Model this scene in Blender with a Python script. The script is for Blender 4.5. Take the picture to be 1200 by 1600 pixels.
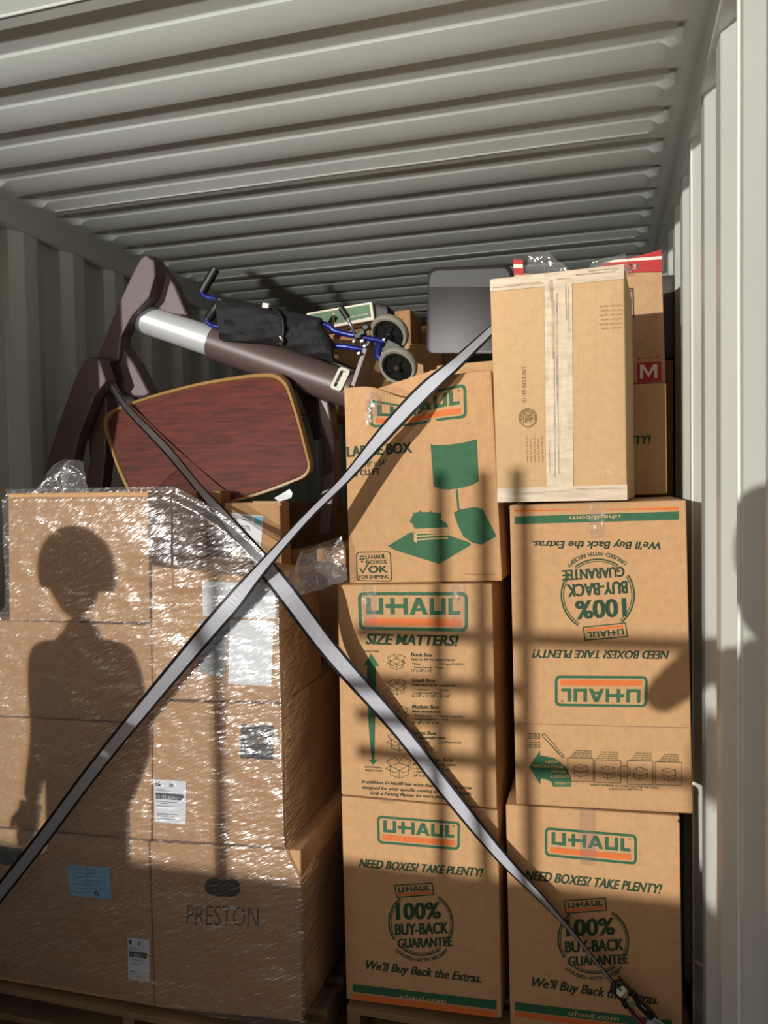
import bpy, bmesh, math, random
from mathutils import Vector, Matrix, noise

# ------------------------------------------------------------------ reset, camera, light
for o in list(bpy.data.objects): bpy.data.objects.remove(o)
S = bpy.context.scene
C = S.collection
random.seed(4)

FPX, YAW, PITCH, ROLL = 1209.16, 0.276829, -0.0376205, -0.0176094
CAM = Vector((2.06308, 0.0, 1.654177))
fw = Vector((-math.sin(YAW)*math.cos(PITCH), math.cos(YAW)*math.cos(PITCH), math.sin(PITCH)))
r0 = Vector((math.cos(YAW), math.sin(YAW), 0)); u0 = r0.cross(fw)
rt = r0*math.cos(ROLL) + u0*math.sin(ROLL); up = -r0*math.sin(ROLL) + u0*math.cos(ROLL)
cd = bpy.data.cameras.new('camera'); cam = bpy.data.objects.new('camera', cd); C.objects.link(cam)
cd.sensor_fit = 'VERTICAL'; cd.sensor_height = 36; cd.lens = 36*FPX/1600; cd.clip_start = .02
cam.matrix_world = Matrix(((rt.x, up.x, -fw.x, CAM.x), (rt.y, up.y, -fw.y, CAM.y), (rt.z, up.z, -fw.z, CAM.z), (0, 0, 0, 1)))
S.camera = cam

SUN = Vector((.30, 1.0, -.065)).normalized()          # travel direction of the low sun behind the camera
sd = bpy.data.lights.new('sun', 'SUN'); sd.energy = 3.25; sd.angle = math.radians(.53); sd.color = (1, .97, .91)
so = bpy.data.objects.new('sun', sd); C.objects.link(so); so.location = (0, -8, 6)
so.rotation_euler = SUN.to_track_quat('-Z', 'Y').to_euler()
W = bpy.data.worlds.new('world'); S.world = W; W.use_nodes = True
wn = W.node_tree; wn.nodes.clear()
sky = wn.nodes.new('ShaderNodeTexSky'); sky.sky_type = 'NISHITA'; sky.sun_disc = False
sky.sun_elevation = math.radians(28); sky.sun_rotation = math.radians(194); sky.dust_density = 2.0; sky.ozone_density = 1.0
bgn = wn.nodes.new('ShaderNodeBackground'); bgn.inputs[1].default_value = .05
wo = wn.nodes.new('ShaderNodeOutputWorld')
wn.links.new(sky.outputs[0], bgn.inputs[0]); wn.links.new(bgn.outputs[0], wo.inputs[0])
S.view_settings.view_transform = 'Standard'; S.view_settings.look = 'None'
S.view_settings.exposure = 0.0; S.view_settings.gamma = 1.0; S.view_settings.use_curve_mapping = False

# ------------------------------------------------------------------ helpers
def at(x, y, Y):
    d = fw + rt*((x-600)/FPX) - up*((y-800)/FPX)
    return CAM + d*(Y/d.y)
def atp(p, Y): return at(p[0], p[1], Y)

def lin(c):
    return tuple(((v/255)/12.92 if v/255 <= .04045 else ((v/255+.055)/1.055)**2.4) for v in c) + (1,)
MATS = {}
def mat(name, col, rough=.6, metal=0, noise_s=0, noise_a=0, bump=0, bump_s=60, stretch=(1, 1, 1), spec=.5, coat=0):
    m = bpy.data.materials.new(name); m.use_nodes = True; MATS[name] = m
    nt = m.node_tree; b = nt.nodes['Principled BSDF']
    b.inputs['Base Color'].default_value = lin(col); b.inputs['Roughness'].default_value = rough
    b.inputs['Metallic'].default_value = metal; b.inputs['Specular IOR Level'].default_value = spec
    b.inputs['Coat Weight'].default_value = coat
    if noise_a or bump:
        tc = nt.nodes.new('ShaderNodeTexCoord'); mp = nt.nodes.new('ShaderNodeMapping'); mp.inputs['Scale'].default_value = stretch
        nt.links.new(tc.outputs['Object'], mp.inputs[0])
    if noise_a:
        n = nt.nodes.new('ShaderNodeTexNoise'); n.inputs['Scale'].default_value = noise_s; n.inputs['Detail'].default_value = 6
        nt.links.new(mp.outputs[0], n.inputs[0])
        rp = nt.nodes.new('ShaderNodeValToRGB'); c = lin(col)
        rp.color_ramp.elements[0].position = .3; rp.color_ramp.elements[1].position = .7
        rp.color_ramp.elements[0].color = tuple(v*(1-noise_a) for v in c[:3]) + (1,)
        rp.color_ramp.elements[1].color = tuple(min(1, v*(1+noise_a)) for v in c[:3]) + (1,)
        nt.links.new(n.outputs[0], rp.inputs[0]); nt.links.new(rp.outputs[0], b.inputs['Base Color'])
    if bump:
        n2 = nt.nodes.new('ShaderNodeTexNoise'); n2.inputs['Scale'].default_value = bump_s; n2.inputs['Detail'].default_value = 3
        nt.links.new(mp.outputs[0], n2.inputs[0])
        bp = nt.nodes.new('ShaderNodeBump'); bp.inputs['Strength'].default_value = bump; bp.inputs['Distance'].default_value = .004
        nt.links.new(n2.outputs[0], bp.inputs['Height']); nt.links.new(bp.outputs[0], b.inputs['Normal'])
    return m

def card(name, col, a=.10):
    """kraft board: mottled colour, faint vertical flutes, scuffs"""
    m = mat(name, col, .78, noise_s=55, noise_a=a, spec=.25); nt = m.node_tree; b = nt.nodes['Principled BSDF']
    tc = nt.nodes.new('ShaderNodeTexCoord')
    wv = nt.nodes.new('ShaderNodeTexWave'); wv.inputs['Scale'].default_value = 45; wv.inputs['Distortion'].default_value = .6; wv.inputs['Detail'].default_value = 2
    n = nt.nodes.new('ShaderNodeTexNoise'); n.inputs['Scale'].default_value = 9; n.inputs['Detail'].default_value = 5
    ad = nt.nodes.new('ShaderNodeMath'); ad.operation = 'MULTIPLY_ADD'; ad.inputs[1].default_value = .12
    nt.links.new(tc.outputs['Object'], wv.inputs[0]); nt.links.new(tc.outputs['Object'], n.inputs[0])
    nt.links.new(wv.outputs['Fac'], ad.inputs[0]); nt.links.new(n.outputs[0], ad.inputs[2])
    bp = nt.nodes.new('ShaderNodeBump'); bp.inputs['Strength'].default_value = .35; bp.inputs['Distance'].default_value = .006
    nt.links.new(ad.outputs[0], bp.inputs['Height']); nt.links.new(bp.outputs[0], b.inputs['Normal'])
    return m

def clear_film(name, gloss, haze, rough, scale, strength, stretch, rotz, tint=(.93, .93, .93), dist=.01, det=3):
    """thin clear plastic: mostly see-through, glossy, wrinkled by a stretched bump"""
    m = bpy.data.materials.new(name); m.use_nodes = True; MATS[name] = m
    nt = m.node_tree; nt.nodes.clear(); N = nt.nodes.new; L = nt.links.new
    out = N('ShaderNodeOutputMaterial'); tr = N('ShaderNodeBsdfTransparent'); tr.inputs[0].default_value = tint + (1,)
    gl = N('ShaderNodeBsdfGlossy'); gl.inputs['Roughness'].default_value = rough; gl.inputs['Color'].default_value = (1, 1, 1, 1)
    df = N('ShaderNodeBsdfDiffuse'); df.inputs[0].default_value = (.8, .8, .82, 1)
    tc = N('ShaderNodeTexCoord')
    def layer(rot, st, sc, det):
        mp = N('ShaderNodeMapping'); mp.inputs['Rotation'].default_value = (0, rot, 0); mp2 = N('ShaderNodeMapping'); mp2.inputs['Scale'].default_value = st
        n = N('ShaderNodeTexNoise'); n.inputs['Scale'].default_value = sc; n.inputs['Detail'].default_value = det; n.inputs['Roughness'].default_value = .55
        L(tc.outputs['Object'], mp.inputs[0]); L(mp.outputs[0], mp2.inputs[0]); L(mp2.outputs[0], n.inputs[0]); return n
    a = layer(rotz, stretch, scale, det); b2 = layer(rotz*.35, (stretch[0]*1.4, 1, stretch[2]*.8), scale*.5, det)
    ad = N('ShaderNodeMath'); ad.operation = 'ADD'; L(a.outputs[0], ad.inputs[0]); L(b2.outputs[0], ad.inputs[1])
    bp = N('ShaderNodeBump'); bp.inputs['Strength'].default_value = strength; bp.inputs['Distance'].default_value = dist
    L(ad.outputs[0], bp.inputs['Height']); L(bp.outputs[0], gl.inputs['Normal'])
    m1 = N('ShaderNodeMixShader'); m1.inputs[0].default_value = haze; L(tr.outputs[0], m1.inputs[1]); L(df.outputs[0], m1.inputs[2])
    lw = N('ShaderNodeLayerWeight'); lw.inputs[0].default_value = .25
    mx = N('ShaderNodeMath'); mx.operation = 'MULTIPLY_ADD'; mx.inputs[1].default_value = .45; mx.inputs[2].default_value = gloss
    L(lw.outputs['Facing'], mx.inputs[0])
    m2 = N('ShaderNodeMixShader'); L(mx.outputs[0], m2.inputs[0]); L(m1.outputs[0], m2.inputs[1]); L(gl.outputs[0], m2.inputs[2])
    L(m2.outputs[0], out.inputs[0]); return m

# materials
mat('wall_paint', (210, 213, 206), .38, noise_s=3, noise_a=.03, bump=.05, bump_s=40)
mat('post_paint', (176, 160, 160), .5)
mat('floor_ply', (92, 66, 46), .7, noise_s=14, noise_a=.25, stretch=(1, .1, 1))
mat('concrete', (150, 142, 130), .9, noise_s=4, noise_a=.12)
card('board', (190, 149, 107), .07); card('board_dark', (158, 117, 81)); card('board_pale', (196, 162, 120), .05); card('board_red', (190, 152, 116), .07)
mat('print_green', (38, 92, 58), .7, noise_s=60, noise_a=.12); mat('print_dark_green', (34, 66, 40), .75, noise_s=200, noise_a=.3)
mat('print_orange', (208, 106, 42), .7, noise_s=60, noise_a=.06); mat('print_red', (176, 42, 44), .7)
mat('print_white', (226, 214, 200), .7); mat('print_black', (28, 26, 26), .7); mat('print_faint', (142, 110, 76), .8); mat('stamp_brown', (112, 82, 58), .8)
mat('tape_pale', (196, 177, 150), .45, noise_s=26, noise_a=.16, stretch=(.5, 1, 3), bump=.3, bump_s=30)
mat('stamp_dark', (78, 60, 46), .8, noise_s=40, noise_a=.5); mat('tape_smudge', (172, 150, 124), .6, noise_s=30, noise_a=.4)
mat('paper_white', (226, 230, 236), .55); mat('paper_blue', (132, 200, 234), .55); mat('paper_grey', (148, 152, 158), .6); mat('ink', (40, 42, 50), .6); mat('ink_soft', (118, 126, 140), .6)
mat('ink_navy', (20, 24, 34), .5)
mat('strap_grey', (184, 185, 194), .5, noise_s=500, noise_a=.12, stretch=(1, 1, 1)); mat('strap_black', (16, 16, 18), .55)
mat('edge_tan', (150, 114, 66), .42); mat('plastic_brown', (86, 68, 66), .42, noise_s=90, noise_a=.10, bump=.05, bump_s=200)
mat('silver', (206, 208, 209), .36, .35, noise_s=120, noise_a=.04, stretch=(1, 14, 14)); mat('chrome', (210, 212, 216), .12, 1)
mat('panel_dark', (40, 32, 36), .45, noise_s=10, noise_a=.08)
mat('fabric_black', (17, 17, 19), .8, noise_s=160, noise_a=.3, bump=.4, bump_s=60); mat('rubber_black', (14, 14, 15), .5)
mat('blue_metal', (22, 34, 112), .28, .3, coat=.6); mat('tyre_grey', (134, 130, 116), .6); mat('cream', (206, 208, 190), .5)
mat('green_picture', (34, 88, 26), .5, noise_s=18, noise_a=.25); mat('pallet_wood', (132, 104, 70), .8, noise_s=22, noise_a=.25, stretch=(.2, 1, 1), bump=.3, bump_s=50)
mat('ratchet_black', (22, 22, 24), .35, .6); mat('strap_red', (140, 18, 30), .6); mat('steel', (130, 132, 136), .45, .7)
mat('cloth_dark', (44, 48, 58), .8); mat('skin', (178, 132, 106), .6); mat('hat_yellow', (214, 170, 40), .4); mat('hair', (38, 28, 22), .7)
m = mat('fill_lamp_glass', (240, 240, 230), .3); m.node_tree.nodes['Principled BSDF'].inputs['Emission Color'].default_value = (1, .97, .9, 1); m.node_tree.nodes['Principled BSDF'].inputs['Emission Strength'].default_value = 12  # emissive lens of the added ceiling lamp
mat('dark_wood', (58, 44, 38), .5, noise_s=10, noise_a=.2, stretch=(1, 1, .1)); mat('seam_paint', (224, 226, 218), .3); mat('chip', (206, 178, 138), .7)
# red-brown laminate with grain
m = mat('laminate', (110, 40, 20), .5, spec=.3); nt = m.node_tree; b = nt.nodes['Principled BSDF']
tc = nt.nodes.new('ShaderNodeTexCoord'); mp = nt.nodes.new('ShaderNodeMapping'); mp.inputs['Scale'].default_value = (1.3, 11, 11); mp.inputs['Rotation'].default_value = (0, .22, 0)
n1 = nt.nodes.new('ShaderNodeTexNoise'); n1.inputs['Scale'].default_value = 7; n1.inputs['Detail'].default_value = 9; n1.inputs['Distortion'].default_value = .7
rp = nt.nodes.new('ShaderNodeValToRGB'); rp.color_ramp.elements[0].position = .35; rp.color_ramp.elements[0].color = lin((66, 20, 9)); rp.color_ramp.elements[1].position = .66; rp.color_ramp.elements[1].color = lin((100, 36, 18))
nt.links.new(tc.outputs['Object'], mp.inputs[0]); nt.links.new(mp.outputs[0], n1.inputs[0]); nt.links.new(n1.outputs[0], rp.inputs[0]); nt.links.new(rp.outputs[0], b.inputs['Base Color'])
clear_film('stretch_film', .16, .04, .22, 24, 1.0, (1, 1, 6.0), .50, dist=.0046, det=1.4)
clear_film('scrap_film', .16, .10, .12, 26, .8, (1, 1, 1.6), .6)
clear_film('clear_tape', .10, .06, .12, 60, .5, (1, 1, .4), 0, (.97, .95, .92), .002)

def tag(o, label=None, cat=None, group=None, kind=None):
    if label: o['label'] = label
    if cat: o['category'] = cat
    if group: o['group'] = group
    if kind: o['kind'] = kind
    return o
def link(name, me, mats, parent=None, smooth=False):
    o = bpy.data.objects.new(name, me); C.objects.link(o)
    for mm in (mats if isinstance(mats, (list, tuple)) else [mats]): me.materials.append(MATS[mm])
    if smooth: me.polygons.foreach_set('use_smooth', [True]*len(me.polygons))
    if parent: o.parent = parent; o.matrix_parent_inverse = Matrix.Translation(parent.location).inverted() if False else Matrix()
    if parent: o.location = -Vector(parent.location) if any(parent.location) and parent.get('_shift') else o.location
    return o
def empty(name, loc=(0, 0, 0)):
    o = bpy.data.objects.new(name, None); o.empty_display_size = .05; C.objects.link(o); o.location = loc; o['_shift'] = 1
    return o
class MB:
    def __init__(s): s.v = []; s.f = []; s.m = []
    def poly(s, pts, m=0):
        i = len(s.v); s.v += [Vector(p) for p in pts]; s.f.append(list(range(i, i+len(pts)))); s.m.append(m)
    def box(s, lo, hi, m=0):
        x0, y0, z0 = lo; x1, y1, z1 = hi; i = len(s.v)
        s.v += [Vector(p) for p in ((x0,y0,z0),(x1,y0,z0),(x1,y1,z0),(x0,y1,z0),(x0,y0,z1),(x1,y0,z1),(x1,y1,z1),(x0,y1,z1))]
        for q in ((0,3,2,1),(4,5,6,7),(0,1,5,4),(1,2,6,5),(2,3,7,6),(3,0,4,7)): s.f.append([i+k for k in q]); s.m.append(m)
        return s
    def obox(s, c, ax, ay, az, m=0):
        """oriented box: centre and three half-axis vectors"""
        i = len(s.v)
        for sz in (-1, 1):
            for sx, sy in ((-1,-1),(1,-1),(1,1),(-1,1)): s.v.append(c + ax*sx + ay*sy + az*sz)
        for q in ((0,3,2,1),(4,5,6,7),(0,1,5,4),(1,2,6,5),(2,3,7,6),(3,0,4,7)): s.f.append([i+k for k in q]); s.m.append(m)
        return s
    def grid(s, rows, m=0, closed=False):
        i = len(s.v); n = len(rows[0])
        for r in rows: s.v += [Vector(p) for p in r]
        for a in range(len(rows)-1):
            for b_ in range(n if closed else n-1):
                c = (b_+1) % n
                s.f.append([i+a*n+b_, i+a*n+c, i+(a+1)*n+c, i+(a+1)*n+b_]); s.m.append(m)
        return s
    def tube(s, pts, rad, n=12, m=0, caps=True):
        pts = [Vector(p) for p in pts]; rads = rad if isinstance(rad, (list, tuple)) else [rad]*len(pts); rows = []
        ref = None
        for k, p in enumerate(pts):
            t = (pts[min(k+1, len(pts)-1)] - pts[max(k-1, 0)]).normalized()
            if ref is None: ref = Vector((0, 0, 1)) if abs(t.z) < .9 else Vector((1, 0, 0))
            a = (ref - t*ref.dot(t)).normalized(); ref = a; b_ = t.cross(a)
            rows.append([p + (a*math.cos(2*math.pi*j/n) + b_*math.sin(2*math.pi*j/n))*rads[k] for j in range(n)])
        i = len(s.v); s.grid(rows, m, True)
        if caps:
            s.f.append(list(range(i+n-1, i-1, -1))); s.m.append(m)
            e = i+(len(rows)-1)*n; s.f.append(list(range(e, e+n))); s.m.append(m)
        return s
    def prism(s, outline, d, m=0):
        """outline of 3-D points swept along vector d"""
        n = len(outline); i = len(s.v); s.v += [Vector(p) for p in outline] + [Vector(p)+Vector(d) for p in outline]
        s.f.append(list(range(i, i+n))); s.m.append(m); s.f.append([i+n+k for k in range(n-1, -1, -1)]); s.m.append(m)
        for k in range(n):
            j = (k+1) % n; s.f.append([i+k, i+n+k, i+n+j, i+j]); s.m.append(m)
        return s
    def build(s, name, mats, parent=None, smooth=False, bevel=0, fix=True):
        me = bpy.data.meshes.new(name); me.from_pydata([tuple(v) for v in s.v], [], s.f); me.polygons.foreach_set('material_index', s.m)
        if fix:
            bm = bmesh.new(); bm.from_mesh(me); bmesh.ops.recalc_face_normals(bm, faces=bm.faces)
            if bevel: bmesh.ops.bevel(bm, geom=[e for e in bm.edges if len(e.link_faces) == 2 and e.calc_face_angle(0) > .5], offset=bevel, segments=2, affect='EDGES', profile=.5)
            bm.to_mesh(me); bm.free()
        me.update(); o = link(name, me, mats, parent)
        if smooth:
            me.polygons.foreach_set('use_smooth', [True]*len(me.polygons))
            try: me.set_sharp_from_angle(angle=math.radians(40))
            except Exception: pass
        return o
def smooth_path(pts, k=8):
    """Catmull-Rom through tuples of any length"""
    out = []; P = [pts[0]] + list(pts) + [pts[-1]]
    for i in range(1, len(P)-2):
        for j in range(k):
            t = j/k
            out.append(tuple(.5*((2*b_) + (c-a)*t + (2*a-5*b_+4*c-d)*t*t + (-a+3*b_-3*c+d)*t**3) for a, b_, c, d in zip(P[i-1], P[i], P[i+1], P[i+2])))
    out.append(tuple(pts[-1])); return out

# ------------------------------------------------------------------ container shell
H = 2.69; FRONT, BACK = 1.30, 13.3; XL, XR = 0.0, 2.31
RP = .209; RY0 = 1.40856
floor = MB().box((-.06, FRONT, -.03), (2.37, BACK, 0)).build('floor', 'floor_ply'); tag(floor, 'dark plywood container floor', kind='structure')
ground = MB().box((-30, -40, -.30), (30, FRONT-.02, -.12)).build('ground', 'concrete'); tag(ground, 'concrete yard outside the container', kind='structure')

ceiling = empty('ceiling'); tag(ceiling, 'grey painted corrugated steel container roof', kind='structure')
xs = [-.03, .02] + [.046+.005*i for i in range(16)] + [.4, 1.15, 1.9] + [2.264-.005*i for i in range(15, -1, -1)] + [2.29, 2.34]
def rib(x, y):
    k = round((y - RY0 + .0645)/RP); yc = RY0 + k*RP - .0645
    dx = max(.115-x, x-2.195, 0); dy = abs(y-yc)
    d = .0645 - math.hypot(dx, dy)
    t = min(max(d/.013, 0), 1); return .023*t*t*(3-2*t)
y = RY0 + .035 - 5*RP*1; nb = 0
offs = [0, .012, .02, .0275] + [.0275+.045+0*i for i in range(0)]
ysamp = []
ysamp = [0, .0375, .0405, .0425, .0445, .0465, .0485, .052, .056, .1, .147, .151, .1545, .1565, .1585, .1605, .1625, .1655]
while y < BACK - .01:
    rows = []
    ys = [y + k*RP + a for k in range(5) for a in ysamp] + [y+5*RP]
    ys = [q for q in ys if FRONT-.02 <= q <= BACK+.02]
    if len(ys) > 2:
        mb = MB().grid([[(x, q, H + rib(x, q)) for x in xs] for q in ys])
        p = mb.build('roof_panel', 'wall_paint', ceiling, smooth=True, fix=False)
        me = p.data; me.flip_normals()
        if y > FRONT and y < 6:
            MB().tube([(x, y + .0015*math.sin(9*x), H-.001) for x in [i*.1 for i in range(1, 23)]], .0028, 6).build('weld_seam', 'seam_paint', ceiling, smooth=True)
    y += 5*RP

def wall(name, X, sgn, near, lab):
    """corrugated side wall: inner crest flat at X, valleys 36 mm outwards"""
    w = empty(name); tag(w, lab, kind='structure')
    prof = []; P = .278; yy = near - P*math.ceil((near-FRONT)/P)
    while yy < BACK:
        prof += [(yy-.068, .036), (yy, 0), (yy+.070, 0), (yy+.138, .036)]; yy += P
    prof = [q for q in prof if FRONT-.05 < q[0] < BACK]
    n = 16; k = 0
    while k < len(prof)-1:                                   # panels of four waves
        seg = prof[k:k+n+1]; mb = MB()
        fine = []
        for (a, da), (b_, db) in zip(seg, seg[1:]):
            fine += [(a+.003, da if da == db else da + (db-da)*.045), (b_-.003, db if da == db else db - (db-da)*.045)]
        fine = [seg[0]] + fine + [seg[-1]]
        mb.grid([[(X + sgn*d, yy, z) for (yy, d) in fine] for z in (0, .6, 1.3, 2.0, 2.612)])
        o = mb.build('wall_panel', 'wall_paint', w, smooth=False, fix=False)
        if seg[0][0] < 5 and k: MB().tube([(X + sgn*(seg[0][1]) - sgn*.001, seg[0][0], z) for z in (0, .8, 1.6, 2.6)], .003, 6).build('weld_seam', 'seam_paint', w, smooth=True)
        k += n
    return w
wall('wall_left', XL, -1, 2.435, 'grey painted corrugated steel container side wall, left')
wr_ = wall('wall_right', XR, 1, 2.11, 'pale grey corrugated steel container side wall, sunlit, right')
MB().tube([(XR-.001, 1.588 + .0015*math.sin(z*7), z) for z in [.05*i for i in range(53)]], .004, 8).build('weld_seam', 'seam_paint', wr_, smooth=True)
tl = MB().box((-.07, FRONT-.1, 2.605), (.012, BACK, 2.72)).build('trim_1', 'wall_paint', bevel=.006); tag(tl, 'square steel top rail above the left container wall', kind='structure')
tr_ = MB().box((2.297, FRONT-.1, 2.605), (2.38, BACK, 2.72)).build('trim_2', 'wall_paint', bevel=.006); tag(tr_, 'square steel top rail above the right container wall', kind='structure')
wb = MB()
rows = []
xx = -.05; prof = []
while xx < 2.4: prof += [(xx, BACK-.036), (xx+.068, BACK), (xx+.138, BACK), (xx+.206, BACK-.036), (xx+.278, BACK-.036)][:4]; xx += .278
wb.grid([[(a, d, z) for a, d in prof] for z in (0, 1.3, 2.7)]); o = wb.build('wall_back', 'wall_paint', fix=False); tag(o, 'corrugated steel end wall of the container', kind='structure')
cp = MB().box((2.315, FRONT-.16, -.1), (2.42, FRONT+.075, 2.72)).build('trim_3', 'post_paint', bevel=.008); tag(cp, 'steel corner post at the right of the container opening', kind='structure')
cp = MB().box((-.11, FRONT-.16, -.1), (-.012, FRONT+.01, 2.72)).build('trim_4', 'post_paint', bevel=.008); tag(cp, 'steel corner post at the left of the container opening', kind='structure')
hd = MB().box((-.11, FRONT-.16, 2.66), (2.42, FRONT-.02, 2.74)).build('trim_5', 'post_paint', bevel=.008); tag(hd, 'steel header above the container opening', kind='structure')

# ------------------------------------------------------------------ outside the opening, behind the camera (unseen people; wall, trolley and lamp added for shade and light)
dw = MB().box((-9, -3.2, -.12), (4.5, -3.0, .88)).build('shade_wall', 'concrete', bevel=.01); tag(dw, 'unseen low concrete wall added to shade the lower boxes, behind the camera', 'wall')  # unseen wall put here to keep sun off the lower boxes
ct = empty('shadow_trolley', (.72, -2.0, -.12)); tag(ct, 'unseen steel trolley frame added to cast bar shadows, behind the camera', 'trolley')  # added frame, bars spaced so their shadows band the moving boxes
TY = -2.0; SX = SUN.x/SUN.y; SZ = -SUN.z/SUN.y; dY = 2.12-TY
zs = [1.225, 1.085, .985, .875]; xv = [1.615, 1.738, 1.862]
bx_ = [x - SX*dY for x in xv]; bz_ = [z + SZ*dY for z in zs]
for x in bx_: MB().tube([(x, TY, -.03), (x, TY, 1.95)], .019, 12).build('post', 'steel', ct, smooth=True)
MB().tube([(bx_[0]-.55, TY, -.03), (bx_[0]-.55, TY, 1.95)], .019, 12).build('post', 'steel', ct, smooth=True)
for k, z in enumerate(bz_): MB().tube([(bx_[0]-.25 if k else bx_[0]-.25, TY-.02, z), (bx_[2]+.60 if k in (0, 3) else bx_[2], TY-.02, z)], .021, 12).build('rail', 'steel', ct, smooth=True)
MB().box((bx_[0]-.57, TY-.35, .08), (bx_[2]+.02, TY+.02, .12)).build('deck', 'steel', ct, bevel=.004)
for x in (bx_[0]-.5, bx_[2]-.05):
    for yy in (TY-.3, TY-.03): MB().tube([(x-.015, yy, -.06), (x+.015, yy, -.06)], .058, 16).build('wheel', 'rubber_black', ct, smooth=True)
fl_ = empty('fill_lamp', (.88, -3.1, .88)); tag(fl_, 'added fill lamp for the ceiling ribs, on the added wall behind the camera', 'lamp')  # lamp added to brighten the ceiling ribs from below
la, lb = Vector((.88, -3.08, 1.30)), (Vector((1.2, 2.6, 3.2)) - Vector((.88, -3.08, 1.30))).normalized(); lu = lb.cross(Vector((0, 0, 1))).normalized(); lv = lb.cross(lu)
def lpart(mb, nm, m): o = mb.build(nm, m, None, bevel=.004); o.parent = fl_; o.location = -Vector(fl_.location); return o
lpart(MB().obox(la - lb*.06, lu*.15, lv*.11, lb*.045), 'housing', 'ratchet_black'); lpart(MB().obox(la - lb*.012, lu*.135, lv*.095, lb*.002), 'lens', 'fill_lamp_glass')
for sx in (-1, 1): lpart(MB().box((la.x+sx*.165-.006, la.y-.08, .885), (la.x+sx*.165+.006, la.y-.04, 1.31)), 'bracket', 'steel')
lpart(MB().box((la.x-.18, la.y-.12, .88), (la.x+.18, la.y, .892)), 'foot', 'steel')
ld_ = bpy.data.lights.new('fill_light', 'SPOT'); ld_.energy = 880; ld_.spot_size = math.radians(32); ld_.spot_blend = 1.0; ld_.shadow_soft_size = .10; ld_.color = (1, .99, .94)  # spot of the added lamp, aimed up at the ceiling
lo_ = bpy.data.objects.new('fill_light', ld_); C.objects.link(lo_); lo_.parent = fl_; lo_.location = la + lb*.02 - Vector(fl_.location); lo_.rotation_euler = lb.to_track_quat('-Z', 'Y').to_euler()
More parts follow.
